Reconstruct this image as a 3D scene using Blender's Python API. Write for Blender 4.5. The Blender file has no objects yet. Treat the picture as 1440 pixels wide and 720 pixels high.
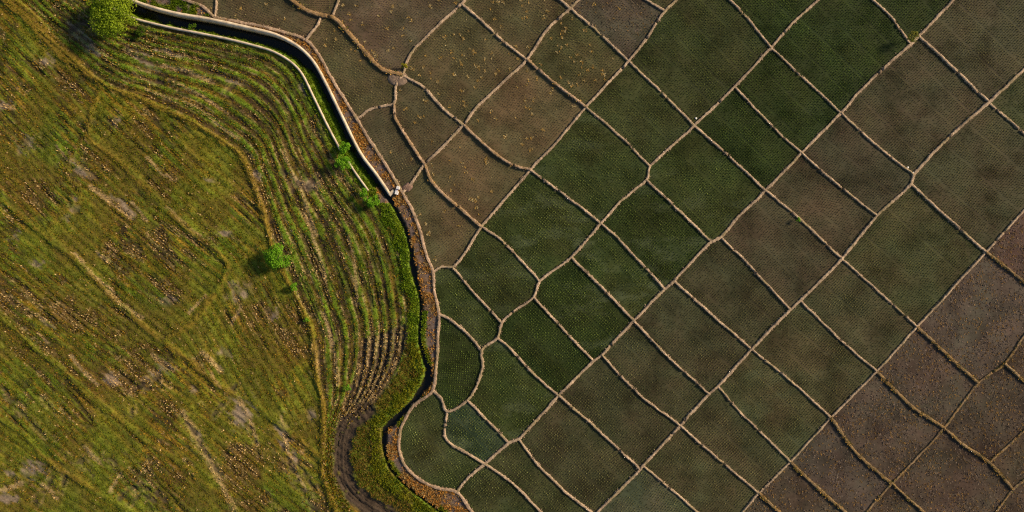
import bpy, bmesh, math, random
import numpy as np
from mathutils import Vector

# ------------------------------------------------------------------ camera, sky, sun, exposure
S = 0.07                      # metres per pixel of the photograph's 1440 px width
CAM_H = 80.0
scene = bpy.context.scene
col = scene.collection
cam = bpy.data.cameras.new('camera')
cam_o = bpy.data.objects.new('camera', cam); col.objects.link(cam_o)
cam_o.location = (0, 0, CAM_H); cam_o.rotation_euler = (0, 0, 0)
cam.sensor_width = 36.0; cam.lens = 36.0 * CAM_H / (1440 * S)
cam.clip_start = 1.0; cam.clip_end = 6000
scene.camera = cam_o

SUN_EL = math.radians(26); SUN_AZ = math.atan2(0.93, 0.37)        # clockwise from +Y
world = bpy.data.worlds.new('World'); scene.world = world; world.use_nodes = True
wn = world.node_tree.nodes; wl = world.node_tree.links
sky = wn.new('ShaderNodeTexSky'); sky.sky_type = 'NISHITA'; sky.sun_disc = False
sky.sun_elevation = SUN_EL; sky.sun_rotation = SUN_AZ
wl.new(sky.outputs[0], wn['Background'].inputs[0]); wn['Background'].inputs[1].default_value = 0.07
sun = bpy.data.lights.new('sun', 'SUN'); sun.energy = 4.2; sun.angle = math.radians(10); sun.color = (1.0, 0.80, 0.55)
sun_o = bpy.data.objects.new('sun', sun); col.objects.link(sun_o)
sd = Vector((math.sin(SUN_AZ) * math.cos(SUN_EL), math.cos(SUN_AZ) * math.cos(SUN_EL), math.sin(SUN_EL)))
sun_o.rotation_euler = sd.to_track_quat('Z', 'Y').to_euler(); sun_o.location = (60, 30, 60)
scene.view_settings.view_transform = 'Standard'; scene.view_settings.look = 'None'
scene.view_settings.exposure = 0.70; scene.view_settings.gamma = 1.0
scene.cycles.use_denoising = False; scene.cycles.pixel_filter_type = 'BLACKMAN_HARRIS'; scene.cycles.filter_width = 1.15

rng = np.random.default_rng(7)
random.seed(7)

# ------------------------------------------------------------------ helpers
def W(p, z=0.0):
    p = np.asarray(p, float)
    out = np.empty(p.shape[:-1] + (3,))
    out[..., 0] = (p[..., 0] - 720) * S; out[..., 1] = (360 - p[..., 1]) * S; out[..., 2] = z
    return out

def hsh(i, j, s):
    a = np.sin(i * 127.1 + j * 311.7 + s * 74.7) * 43758.5453
    return a - np.floor(a)

def vn(x, y, s=0):
    x = np.asarray(x, float); y = np.asarray(y, float)
    i = np.floor(x); j = np.floor(y); fx = x - i; fy = y - j
    fx = fx * fx * (3 - 2 * fx); fy = fy * fy * (3 - 2 * fy)
    return (hsh(i, j, s) * (1 - fx) + hsh(i + 1, j, s) * fx) * (1 - fy) + (hsh(i, j + 1, s) * (1 - fx) + hsh(i + 1, j + 1, s) * fx) * fy

def fbm(x, y, s=0, o=3):
    t = 0; a = 0.5; n = 0
    for k in range(o):
        t = t + a * vn(x * 2 ** k, y * 2 ** k, s + k * 3.1); n += a; a *= 0.5
    return t / n

def sst(a, b, x):
    t = np.clip((x - a) / (b - a), 0, 1); return t * t * (3 - 2 * t)

def catmull(pts, step=8.0):
    P = [np.array(p, float) for p in pts]
    if len(P) < 3:
        n = max(1, int(np.linalg.norm(P[1] - P[0]) / step))
        return np.array([P[0] + (P[1] - P[0]) * k / n for k in range(n + 1)])
    E = [2 * P[0] - P[1]] + P + [2 * P[-1] - P[-2]]
    out = []
    for k in range(len(P) - 1):
        a, b, c, d = E[k:k + 4]
        n = max(1, int(round(np.linalg.norm(c - b) / step)))
        t1 = 0.5 * (c - a); t2 = 0.5 * (d - b); L = np.linalg.norm(c - b)
        for t, r in ((t1, 1), (t2, 1)):
            m = np.linalg.norm(t)
            if m > L: t *= L / m
        for q in range(n):
            u = q / n
            out.append((2*u**3-3*u*u+1)*b + (u**3-2*u*u+u)*t1 + (-2*u**3+3*u*u)*c + (u**3-u*u)*t2)
    out.append(P[-1])
    return np.array(out)

def resample(pts, step):
    pts = np.asarray(pts, float)
    d = np.r_[0, np.cumsum(np.linalg.norm(np.diff(pts, axis=0), axis=1))]
    n = max(2, int(d[-1] / step) + 1)
    s = np.linspace(0, d[-1], n)
    return np.c_[np.interp(s, d, pts[:, 0]), np.interp(s, d, pts[:, 1])]

def dist_poly(q, pts, closed=False, want_s=False):
    q = np.asarray(q, float); pts = np.asarray(pts, float)
    if closed: pts = np.vstack([pts, pts[:1]])
    best = np.full(len(q), 1e9); bs = np.zeros(len(q)); sg = np.zeros(len(q)); acc = 0
    for a, b in zip(pts[:-1], pts[1:]):
        ab = b - a; L = np.linalg.norm(ab)
        if L < 1e-9: continue
        t = np.clip(((q - a) @ ab) / (L * L), 0, 1)
        d = np.hypot(q[:, 0] - a[0] - t * ab[0], q[:, 1] - a[1] - t * ab[1])
        m = d < best
        best[m] = d[m]
        if want_s:
            bs[m] = acc + t[m] * L
            sg[m] = np.sign(ab[0] * (q[m, 1] - a[1]) - ab[1] * (q[m, 0] - a[0]))
        acc += L
    return (best, bs, sg) if want_s else best

def inside(q, poly):
    q = np.asarray(q, float); poly = np.asarray(poly, float)
    r = np.zeros(len(q), bool); x, y = q[:, 0], q[:, 1]
    n = len(poly); j = n - 1
    for i in range(n):
        xi, yi = poly[i]; xj, yj = poly[j]
        if yi != yj:
            c = ((yi > y) != (yj > y)) & (x < (xj - xi) * (y - yi) / (yj - yi) + xi)
            r ^= c
        j = i
    return r

def area(p):
    p = np.asarray(p); x, y = p[:, 0], p[:, 1]
    return 0.5 * np.sum(x * np.roll(y, -1) - np.roll(x, -1) * y)

def make_mesh(name, verts, faces, colors=None, smooth=False):
    """verts (N,3), faces (M,k) all the same k, or a list of arrays"""
    me = bpy.data.meshes.new(name)
    verts = np.asarray(verts, np.float32)
    if isinstance(faces, np.ndarray):
        k = faces.shape[1]; M = len(faces)
        me.vertices.add(len(verts)); me.vertices.foreach_set('co', verts.ravel())
        me.loops.add(M * k); me.loops.foreach_set('vertex_index', faces.astype(np.int32).ravel())
        me.polygons.add(M); me.polygons.foreach_set('loop_start', np.arange(0, M * k, k, dtype=np.int32))
        try: me.polygons.foreach_set('loop_total', np.full(M, k, dtype=np.int32))
        except Exception: pass
        me.update(calc_edges=True)
    else:
        me.from_pydata([tuple(map(float, v)) for v in verts], [], [tuple(map(int, f)) for f in faces]); me.update()
    if smooth: me.polygons.foreach_set('use_smooth', np.ones(len(me.polygons), bool))
    if colors is not None:
        c = np.ones((len(verts), 4), np.float32); c[:, :3] = colors
        at = me.attributes.new('col', 'FLOAT_COLOR', 'POINT'); at.data.foreach_set('color', c.ravel())
    return me

def obj(name, me, mat=None, parent=None, kind=None, label=None, cat=None, group=None):
    o = bpy.data.objects.new(name, me); col.objects.link(o)
    if mat is not None and me is not None: me.materials.append(mat)
    if parent is not None: o.parent = parent
    if kind: o['kind'] = kind
    if label: o['label'] = label
    if cat: o['category'] = cat
    if group: o['group'] = group
    return o

# ------------------------------------------------------------------ materials
def new_mat(name):
    m = bpy.data.materials.new(name); m.use_nodes = True
    nt = m.node_tree; b = nt.nodes['Principled BSDF']
    return m, nt, b

def N(nt, t, **kw):
    n = nt.nodes.new(t)
    for k, v in kw.items():
        if k.startswith('i_'): n.inputs[k[2:].replace('_', ' ')].default_value = v
        else: setattr(n, k, v)
    return n

def attr_ground(name, rough=0.95, nscale=9.0, lo=0.6, hi=1.45, bump=0.5, bdist=0.05, tint=None):
    """colour from the mesh's own material map, broken up by fine procedural grain"""
    m, nt, b = new_mat(name); L = nt.links
    a = N(nt, 'ShaderNodeAttribute', attribute_name='col')
    tc = N(nt, 'ShaderNodeTexCoord')
    n1 = N(nt, 'ShaderNodeTexNoise', i_Scale=nscale, i_Detail=6.0, i_Roughness=0.7)
    L.new(tc.outputs['Object'], n1.inputs['Vector'])
    mr = N(nt, 'ShaderNodeMapRange'); mr.inputs[1].default_value = 0.3; mr.inputs[2].default_value = 0.7
    mr.inputs[3].default_value = lo; mr.inputs[4].default_value = hi
    L.new(n1.outputs[0], mr.inputs[0])
    mx = N(nt, 'ShaderNodeVectorMath', operation='SCALE')
    L.new(a.outputs['Color'], mx.inputs[0]); L.new(mr.outputs[0], mx.inputs['Scale'])
    L.new(mx.outputs[0], b.inputs['Base Color'])
    b.inputs['Roughness'].default_value = rough; b.inputs['Specular IOR Level'].default_value = 0.15
    if bump:
        n2 = N(nt, 'ShaderNodeTexNoise', i_Scale=nscale * 0.8, i_Detail=8.0, i_Roughness=0.65)
        L.new(tc.outputs['Object'], n2.inputs['Vector'])
        bp = N(nt, 'ShaderNodeBump'); bp.inputs['Strength'].default_value = bump; bp.inputs['Distance'].default_value = bdist
        L.new(n2.outputs[0], bp.inputs['Height']); L.new(bp.outputs[0], b.inputs['Normal'])
    return m

def leaf_mat(name, trans=0.3):
    m, nt, b = new_mat(name); L = nt.links
    nt.nodes.remove(b); out = nt.nodes['Material Output']
    a = N(nt, 'ShaderNodeAttribute', attribute_name='col')
    d = N(nt, 'ShaderNodeBsdfDiffuse'); t = N(nt, 'ShaderNodeBsdfTranslucent'); mx = N(nt, 'ShaderNodeMixShader')
    mx.inputs[0].default_value = trans
    L.new(a.outputs['Color'], d.inputs[0]); L.new(a.outputs['Color'], t.inputs[0])
    L.new(d.outputs[0], mx.inputs[1]); L.new(t.outputs[0], mx.inputs[2]); L.new(mx.outputs[0], out.inputs[0])
    return m

def paddy_mat():
    """muddy bed under a skin of water; tint comes from the plot (object colour)"""
    m, nt, b = new_mat('paddy_mud'); L = nt.links
    oi = N(nt, 'ShaderNodeObjectInfo'); tc = N(nt, 'ShaderNodeTexCoord')
    n1 = N(nt, 'ShaderNodeTexNoise', i_Scale=0.33, i_Detail=5.0, i_Roughness=0.6)
    n2 = N(nt, 'ShaderNodeTexNoise', i_Scale=5.0, i_Detail=6.0, i_Roughness=0.7)
    for n in (n1, n2): L.new(tc.outputs['Object'], n.inputs['Vector'])
    r1 = N(nt, 'ShaderNodeMapRange'); r1.inputs[1].default_value = .3; r1.inputs[2].default_value = .7; r1.inputs[3].default_value = .55; r1.inputs[4].default_value = 1.5
    r2 = N(nt, 'ShaderNodeMapRange'); r2.inputs[1].default_value = .3; r2.inputs[2].default_value = .7; r2.inputs[3].default_value = .8; r2.inputs[4].default_value = 1.2
    L.new(n1.outputs[0], r1.inputs[0]); L.new(n2.outputs[0], r2.inputs[0])
    mu = N(nt, 'ShaderNodeMath', operation='MULTIPLY'); L.new(r1.outputs[0], mu.inputs[0]); L.new(r2.outputs[0], mu.inputs[1])
    sc = N(nt, 'ShaderNodeVectorMath', operation='SCALE'); L.new(oi.outputs['Color'], sc.inputs[0]); L.new(mu.outputs[0], sc.inputs['Scale'])
    n4 = N(nt, 'ShaderNodeTexNoise', i_Scale=0.22, i_Detail=4.0, i_Roughness=0.6)
    mp4 = N(nt, 'ShaderNodeMapping'); mp4.inputs['Location'].default_value = (7, 53, 9); L.new(tc.outputs['Object'], mp4.inputs[0]); L.new(mp4.outputs[0], n4.inputs['Vector'])
    cr4 = N(nt, 'ShaderNodeValToRGB'); cr4.color_ramp.elements[0].position = .38; cr4.color_ramp.elements[1].position = .62
    cr4.color_ramp.elements[0].color = (.84, .97, .84, 1); cr4.color_ramp.elements[1].color = (1.0, .91, .84, 1)
    L.new(n4.outputs[0], cr4.inputs[0])
    vm = N(nt, 'ShaderNodeVectorMath', operation='MULTIPLY'); L.new(sc.outputs[0], vm.inputs[0]); L.new(cr4.outputs[0], vm.inputs[1])
    vs = N(nt, 'ShaderNodeVectorMath', operation='SCALE'); vs.inputs['Scale'].default_value = 1.10; L.new(vm.outputs[0], vs.inputs[0]); sc = vs
    # algae / weed film: cloudy patches, amount from the plot's alpha
    n3 = N(nt, 'ShaderNodeTexNoise', i_Scale=0.42, i_Detail=6.0, i_Roughness=0.62)
    mp = N(nt, 'ShaderNodeMapping'); mp.inputs['Location'].default_value = (31, 17, 3); mp.inputs['Rotation'].default_value = (0, 0, -0.75); mp.inputs['Scale'].default_value = (0.6, 1.3, 1)
    L.new(tc.outputs['Object'], mp.inputs[0]); L.new(mp.outputs[0], n3.inputs['Vector'])
    r3 = N(nt, 'ShaderNodeMapRange'); r3.inputs[1].default_value = .5; r3.inputs[2].default_value = .72; r3.inputs[3].default_value = 0; r3.inputs[4].default_value = 1
    L.new(n3.outputs[0], r3.inputs[0])
    mm = N(nt, 'ShaderNodeMath', operation='MULTIPLY'); L.new(r3.outputs[0], mm.inputs[0]); L.new(oi.outputs['Alpha'], mm.inputs[1])
    mix = N(nt, 'ShaderNodeMix', data_type='RGBA'); L.new(mm.outputs[0], mix.inputs['Factor']); L.new(sc.outputs[0], mix.inputs['A'])
    mix.inputs['B'].default_value = (0.10, 0.12, 0.062, 1)
    L.new(mix.outputs['Result'], b.inputs['Base Color'])
    rr = N(nt, 'ShaderNodeMapRange'); rr.inputs[1].default_value = .35; rr.inputs[2].default_value = .65; rr.inputs[3].default_value = .25; rr.inputs[4].default_value = .75
    L.new(n1.outputs[0], rr.inputs[0]); L.new(rr.outputs[0], b.inputs['Roughness'])
    b.inputs['IOR'].default_value = 1.33
    bp = N(nt, 'ShaderNodeBump'); bp.inputs['Strength'].default_value = 0.25; bp.inputs['Distance'].default_value = 0.012
    b.inputs['Specular IOR Level'].default_value = 0.12
    L.new(n2.outputs[0], bp.inputs['Height']); L.new(bp.outputs[0], b.inputs['Normal'])
    return m

def simple_mat(name, c, c2, scale=6.0, rough=0.9, bump=0.3, bdist=0.02):
    m, nt, b = new_mat(name); L = nt.links
    tc = N(nt, 'ShaderNodeTexCoord')
    n = N(nt, 'ShaderNodeTexNoise', i_Scale=scale, i_Detail=7.0, i_Roughness=0.68)
    L.new(tc.outputs['Object'], n.inputs['Vector'])
    cr = N(nt, 'ShaderNodeValToRGB'); cr.color_ramp.elements[0].position = 0.33; cr.color_ramp.elements[1].position = 0.67
    cr.color_ramp.elements[0].color = (*c, 1); cr.color_ramp.elements[1].color = (*c2, 1)
    L.new(n.outputs[0], cr.inputs[0]); L.new(cr.outputs[0], b.inputs['Base Color'])
    b.inputs['Roughness'].default_value = rough; b.inputs['Specular IOR Level'].default_value = 0.2
    if bump:
        bp = N(nt, 'ShaderNodeBump'); bp.inputs['Strength'].default_value = bump; bp.inputs['Distance'].default_value = bdist
        L.new(n.outputs[0], bp.inputs['Height']); L.new(bp.outputs[0], b.inputs['Normal'])
    return m

M = dict(
    field=attr_ground('stubble_soil', nscale=7.0, lo=0.55, hi=1.5, bump=0.8, bdist=0.06),
    bund=attr_ground('dried_mud', nscale=5.0, lo=0.58, hi=1.42, bump=0.7, bdist=0.05),
    clod=attr_ground('tilled_clods', nscale=6.0, lo=0.6, hi=1.4, bump=0.4, bdist=0.04),
    leaf=leaf_mat('leaf', 0.35), blade=leaf_mat('blade', 0.25), straw=leaf_mat('straw', 0.12),
    paddy=paddy_mat(),
    concrete=simple_mat('weathered_concrete', (0.36, 0.28, 0.19), (0.68, 0.56, 0.40), 1.6, 0.85, 0.3, 0.02),
    plaster=simple_mat('pale_sluice_concrete', (0.55, 0.52, 0.50), (0.75, 0.72, 0.70), 5.0, 0.8, 0.2, 0.01),
    steel=simple_mat('grey_painted_steel', (0.30, 0.29, 0.36), (0.45, 0.44, 0.52), 8.0, 0.5, 0.1, 0.01),
    bark=simple_mat('bark', (0.08, 0.055, 0.035), (0.16, 0.11, 0.07), 9.0, 0.9, 0.6, 0.03),
    scrap=simple_mat('white_sheeting', (0.70, 0.68, 0.62), (0.85, 0.83, 0.78), 5.0, 0.6, 0.3, 0.02),
    land=simple_mat('farmland', (0.05, 0.055, 0.02), (0.12, 0.10, 0.05), 0.5, 0.95, 0.4, 0.1),
)
wm, wnt, wb = new_mat('ditch_water_surface')
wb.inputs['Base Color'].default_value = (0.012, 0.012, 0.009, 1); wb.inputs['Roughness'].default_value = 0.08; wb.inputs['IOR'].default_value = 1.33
_n = N(wnt, 'ShaderNodeTexNoise', i_Scale=3.0, i_Detail=3.0); _b = N(wnt, 'ShaderNodeBump'); _b.inputs['Strength'].default_value = 0.15; _b.inputs['Distance'].default_value = 0.02
wnt.links.new(_n.outputs[0], _b.inputs['Height']); wnt.links.new(_b.outputs[0], wb.inputs['Normal'])
M['water'] = wm

# ------------------------------------------------------------------ the survey: junctions and lines in photograph pixels
K = dict(
 T1=(802,12), T2=(884,86), T3=(741,84), T4=(824,151), T5=(935,16), T6=(976,177), T7=(914,234), T7b=(909,253), T8=(1033,122), T9=(1076,268),
 T10=(845,314), T11=(1000,340), T11b=(1013,333), T12=(934.5,406), T12b=(947.5,395), T13=(803,362), T14=(891,451), T15=(1111,435), T15b=(1125,423),
 T16=(1084,67), T17=(1182,159), T18=(1292,51), T18b=(1280,62), T19=(1390,144), T20=(1284,246), T20b=(1281,259), T21=(1127,215), T22=(1233,303),
 T23=(1386,354), T24=(1183,364), T25=(1289,459), N1=(652,176), N2=(597,231), N3=(677,319), N4=(746,239), N5=(637,375), N6=(759,395),
 P1=(750,418), P2=(834,507), P2b=(846,499), P3=(786,556), P4=(956,598), P5=(997,554), P5b=(1009,543), P6=(900,660), P6b=(904,655), P7=(730,617),
 P8=(1057,491), P9=(1067,693), P10=(1111,649), P11=(1168,587), P12=(1232,522),
 Q1=(1375,538), Q2=(1412,511), Q3=(1327,602), Q4=(1254,680), Q5=(1391,650), Q6=(1424,688),
 R1=(706,454), R1b=(700,475), R2=(677,492), R3=(657,563), R4=(629,579), R5=(715,623), R6=(682,652),
 HB=(566,106), A0=(650,5), A1=(554,146), U1=(467,24), U2=(452,22),
 K0=(303,24), K1=(430,56), K2=(502,167), K3=(566,271), K4=(609,382), K5=(617,442), K6=(608,549), K7=(643,692))
R0 = (-70, -70, 1510, 790)

def PT(p): return K[p] if isinstance(p, str) else p

# (id, points, extend start, extend end, width px, style)
CH = [
 ('canal', [(252,-2),(285,9),'K0',(360,36),(395,44),'K1',(450,80),(465,107),(485,140),'K2',(515,190),(535,220),(555,252),'K3',(582,300),(592,330),(600,360),'K4',(611,410),'K5',(616,470),(614,510),'K6',(582,570),(565,600),(561,625),(570,655),(595,677),(620,687),'K7',(660,715),(675,732)], 1, 1, 6, 'bank'),
 ('a', [(656,-1),'A0',(610,42),(582,70),(573,84),'HB',(557,122),'A1',(525,152),'K2'], 1, 0, 5, 'mud'),
 ('b', [(814,0),'T1',(770,42),'T3',(705,118),(670,152),'N1',(625,204),'N2',(580,256),'K3'], 1, 0, 5.5, 'mud'),
 ('c', [(952,0),'T5',(910,52),'T2',(855,117),'T4',(785,197),'N4',(710,280),'N3',(655,354),'N5',(620,375),'K4'], 1, 0, 5, 'mud'),
 ('d', [(1150,0),(1117,30),'T16','T8','T6','T7','T7b',(875,281),'T10','T13','N6','P1',(722,438),'R1','R1b','R2',(679,515),(670,543),'R3','R4',(620,560),'K6'], 1, 0, 5, 'mud'),
 ('e', [(1340,0),'T18','T18b',(1220,117),'T17','T21','T9',(1040,303),'T11b','T11',(980,360),'T12b','T12','T14','P2b','P2','P3','P7','R5','R6',(657,672),'K7'], 1, 0, 5.5, 'mud'),
 ('f', [(1440,97),'T19',(1330,197),'T20','T20b','T22','T24','T15b','T15','P8','P5b','P5','P4','P6b','P6',(840,720)], 1, 1, 5.5, 'mud'),
 ('g', [(1440,295),'T23','T25','P12','P11','P10','P9',(1043,720)], 1, 1, 4.2, 'mud'),
 ('h', [(1440,472),'Q2','Q1','Q3','Q4',(1217,720)], 1, 1, 4, 'strawthin'),
 ('i', [(1440,674),'Q6',(1400,720)], 1, 1, 4, 'strawthin'),
]
X = [
 # strip 1
 (1, [(305,-1),'K0'], 1, 0, 4, 'mud'), (1, [(409,-1),(430,14),'U2','U1',(480,34),(495,52),(515,75),(537,97),'HB'], 1, 0, 8, 'dry'),
 (1, [(477,-1),'U1'], 1, 0, 4.5, 'mud'), (1, ['U2',(448,34),'K1'], 0, 0, 5, 'mud'),
 # strip 2
 (2, [(786,-1),'T1'], 1, 0, 4.5, 'mud'), (2, ['A0',(680,32),(712,62),'T3'], 0, 0, 5, 'mud'), (2, ['HB',(595,122),(625,155),'N1'], 0, 0, 5.5, 'mud'), (2, ['A1',(557,168),(575,198),'N2'], 0, 0, 5.5, 'dryish'),
 # strip 3
 (3, [(907,-1),'T5'], 1, 0, 4.5, 'mud'), (3, ['T1',(840,45),'T2'], 0, 0, 4.5, 'mud'), (3, ['T3',(780,117),'T4'], 0, 0, 5, 'dryish'), (3, ['N1',(680,202),(716,230),'N4'], 0, 0, 5.5, 'dryish'), (3, ['N2',(608,257),(642,289),'N3'], 0, 0, 6, 'dryish'),
 # strip 4
 (4, [(1025,-1),(1050,25),'T16'], 1, 0, 4, 'mud'), (4, ['T2',(930,130),'T6'], 0, 0, 4.5, 'mud'), (4, ['T4',(870,190),'T7'], 0, 0, 4.5, 'mud'), (4, ['N4',(812,288),'T10'], 0, 0, 4.5, 'mud'), (4, ['N3',(700,334),(722,355),'N6'], 0, 0, 4.5, 'mud'), (4, ['N5',(667,412),'R1'], 0, 0, 4.5, 'mud'), (4, ['R2',(655,467),(632,449),'K5'], 0, 0, 5, 'mud'),
 # strip 5
 (5, [(1226,-1),(1252,24),'T18b'], 1, 0, 4, 'mud'), (5, ['T16',(1130,111),'T17'], 0, 0, 4, 'mud'), (5, ['T8',(1080,172),(1102,194),'T21'], 0, 0, 4, 'mud'), (5, ['T6',(1025,220),'T9'], 0, 0, 4.5, 'mud'), (5, ['T7b',(955,297),'T11'], 0, 0, 4.5, 'mud'), (5, ['T10',(872,338),'T12'], 0, 0, 4.5, 'mud'), (5, ['T13',(847,405),'T14'], 0, 0, 5, 'mud'), (5, ['P1',(795,466),'P2'], 0, 0, 4.5, 'mud'), (5, ['R1b',(720,492),(750,526),'P3'], 0, 0, 4.5, 'mud'), (5, ['R3',(685,591),'R5'], 0, 0, 5, 'mud'), (5, ['R4',(625,612),(634,624),(650,633),'R6'], 0, 0, 5, 'mud'),
 # strip 6
 (6, ['T18',(1340,96),'T19'], 0, 0, 4.5, 'mud'), (6, ['T17',(1230,203),'T20'], 0, 0, 4, 'mud'), (6, ['T21',(1175,258),'T22'], 0, 0, 4, 'mud'), (6, ['T9',(1130,313),'T24'], 0, 0, 4.5, 'mud'), (6, ['T11b',(1045,364),(1080,402),'T15'], 0, 0, 4, 'mud'), (6, ['T12b',(1000,442),'P8'], 0, 0, 4.5, 'mud'), (6, ['T14',(940,502),'P5'], 0, 0, 4, 'mud'), (6, ['P2b',(895,551),'P4'], 0, 0, 4, 'mud'), (6, ['P3',(845,608),'P6'], 0, 0, 4.5, 'mud'), (6, ['P7',(752,648),(800,696),(835,722)], 0, 1, 4.5, 'mud'), (6, ['R6',(722,680),(762,721)], 0, 1, 4.5, 'mud'),
 # strip 7
 (7, ['T19',(1440,189)], 0, 1, 4.5, 'mud'), (7, ['T20b',(1320,296),'T23'], 0, 0, 4.5, 'mud'), (7, ['T24',(1235,410),'T25'], 0, 0, 4, 'mud'), (7, ['T15b',(1175,472),'P12'], 0, 0, 4, 'mud'), (7, ['P8',(1125,547),'P11'], 0, 0, 4, 'mud'), (7, ['P5b',(1045,584),(1080,618),'P10'], 0, 0, 4, 'mud'), (7, ['P4',(1010,645),'P9'], 0, 0, 4, 'mud'), (7, ['P6b',(935,680),(982,721)], 0, 1, 4, 'mud'),
 # strip 8
 (8, ['T23',(1440,397)], 0, 1, 5, 'straw'), (8, ['T25',(1327,495),'Q1'], 0, 0, 5.5, 'straw'), (8, ['P12',(1278,568),'Q3'], 0, 0, 5.5, 'straw'), (8, ['P11',(1205,638),'Q4'], 0, 0, 5.5, 'straw'), (8, ['P10',(1150,686),(1190,721)], 0, 1, 5.5, 'straw'), (8, ['P9',(1097,721)], 0, 1, 5, 'straw'),
 # strip 9
 (9, ['Q2',(1440,536)], 0, 1, 5, 'straw'), (9, ['Q3',(1355,626),'Q5','Q6'], 0, 0, 5, 'straw'), (9, ['Q4',(1295,717)], 0, 1, 4, 'straw'), (9, [(1440,605),'Q5'], 1, 0, 4, 'strawthin'),
]

def extend(p, q):
    """from p onwards in direction p-q to the survey rectangle"""
    p = np.array(p, float); d = p - np.array(q, float); t = 1e9
    for ax, (lo, hi) in ((0, (R0[0], R0[2])), (1, (R0[1], R0[3]))):
        if d[ax] > 1e-6: t = min(t, (hi - p[ax]) / d[ax])
        elif d[ax] < -1e-6: t = min(t, (lo - p[ax]) / d[ax])
    return tuple(np.round(p + d * t, 3))

def build_lines(defs):
    lines = []
    for pts, e0, e1 in defs:
        p = [PT(k) for k in pts]; rays = []
        if e0: rays.append(0); p = [extend(p[0], p[1])] + p
        if e1: rays.append(-1); p = p + [extend(p[-1], p[-2])]
        lines.append(dict(p=p, rays=rays, ext=[(p[0] if r == 0 else p[-1]) for r in rays]))
    # rays that cross outside the frame get a shared junction
    for i in range(len(lines)):
        for ri in lines[i]['rays']:
            for j in range(i + 1, len(lines)):
                for rj in lines[j]['rays']:
                    li, lj = lines[i]['p'], lines[j]['p']
                    a, b = (li[0], li[1]) if ri == 0 else (li[-1], li[-2])
                    c, d = (lj[0], lj[1]) if rj == 0 else (lj[-1], lj[-2])
                    a, b, c, d = map(np.array, (a, b, c, d))
                    den = (b - a)[0] * (d - c)[1] - (b - a)[1] * (d - c)[0]
                    if abs(den) < 1e-9: continue
                    t = ((c - a)[0] * (d - c)[1] - (c - a)[1] * (d - c)[0]) / den
                    u = ((c - a)[0] * (b - a)[1] - (c - a)[1] * (b - a)[0]) / den
                    if 0.001 < t < 0.999 and 0.001 < u < 0.999:
                        x = tuple(np.round(a + (b - a) * t, 3))
                        li.insert(1 if ri == 0 else len(li) - 1, x); lj.insert(1 if rj == 0 else len(lj) - 1, x)
    return lines

def faces_of(polys, ring):
    """faces of the planar graph; ring = points on the survey rectangle in order"""
    key = lambda p: (round(float(p[0]), 2), round(float(p[1]), 2))
    adj = {}
    def add(a, b):
        a, b = key(a), key(b)
        if a == b: return
        adj.setdefault(a, set()).add(b); adj.setdefault(b, set()).add(a)
    for p in polys + [ring]:
        for a, b in zip(p[:-1], p[1:]): add(a, b)
    order = {v: sorted(ns, key=lambda n: math.atan2(n[1] - v[1], n[0] - v[0])) for v, ns in adj.items()}
    used = set(); out = []
    for v in adj:
        for n in order[v]:
            if (v, n) in used: continue
            f = []; a, b = v, n
            while (a, b) not in used:
                used.add((a, b)); f.append(a)
                o = order[b]; c = o[(o.index(a) + 1) % len(o)]
                a, b = b, c
            out.append(np.array(f))
    out = [f for f in out if len(f) > 2]
    sg = [area(f) for f in out]
    big = max(range(len(out)), key=lambda k: abs(sg[k]))
    s = -np.sign(sg[big])
    return [f for f, A in zip(out, sg) if A * s > 60]

def ring_pos(p):
    x, y = p; x0, y0, x1, y1 = R0
    if abs(y - y0) < .5: return x - x0
    if abs(x - x1) < .5: return (x1 - x0) + y - y0
    if abs(y - y1) < .5: return (x1 - x0) + (y1 - y0) + x1 - x
    return 2 * (x1 - x0) + (y1 - y0) + y1 - y

CORN = [(R0[0], R0[1]), (R0[2], R0[1]), (R0[2], R0[3]), (R0[0], R0[3])]

right = build_lines([(c[1], c[2], c[3]) for c in CH] + [(c[1], c[2], c[3]) for c in X])
exits = [e for l in right for e in l['ext']]
start, end = right[0]['p'][0], right[0]['p'][-1]
ringpts = sorted(set(exits + [CORN[1], CORN[2]]), key=ring_pos)
ringpts = [p for p in ringpts if ring_pos(start) <= ring_pos(p) <= ring_pos(end)]
smooth_right = [catmull(l['p'], 7.0) for l in right]
plots = faces_of([[tuple(q) for q in s] for s in smooth_right], ringpts)

# ------------------------------------------------------------------ left side lines
LCH = [
 ('l1', [(10,0),(40,22),(80,65),(145,118),(200,140),(260,167),(300,190),(340,220),(355,255),(370,300),(385,352),(405,395),(425,435),(440,475),(443,515),(450,550),(455,585),(453,645),(456,675),(472,720)], 1, 1),
 ('l2', [(145,118),(130,150),(120,194),(97,225),(95,245),(114,275),(88,298),(62,330)], 0, 0),
 ('l3', [(120,194),(165,225),(200,260),(235,295),(270,325),(311,358),(318,385),(268,455),(228,479)], 0, 0),
 ('l7', [(311,358),(345,362),(385,352)], 0, 0),
 ('l4', [(0,280),(62,330),(100,360),(165,425),(228,479),(270,510),(315,547),(360,570),(410,610),(453,645)], 1, 0),
 ('l5', [(0,440),(50,487),(100,530),(150,575),(200,615),(260,655),(320,705),(340,722)], 1, 1),
 ('l6', [(0,587),(30,610),(65,645),(85,660),(160,705),(185,722)], 1, 1),
]
left = build_lines([(c[1], c[2], c[3]) for c in LCH])
lex = [e for l in left for e in l['ext']]
ls, le = left[0]['p'][0], left[0]['p'][-1]
lring = sorted(set(lex + [CORN[3], CORN[0]]), key=lambda p: (ring_pos(p) - ring_pos(le)) % 4640)
lring = [p for p in lring if (ring_pos(p) - ring_pos(le)) % 4640 <= (ring_pos(ls) - ring_pos(le)) % 4640]
smooth_left = [catmull(l['p'], 7.0) for l in left]
lplots = faces_of([[tuple(q) for q in s] for s in smooth_left], lring)

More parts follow.
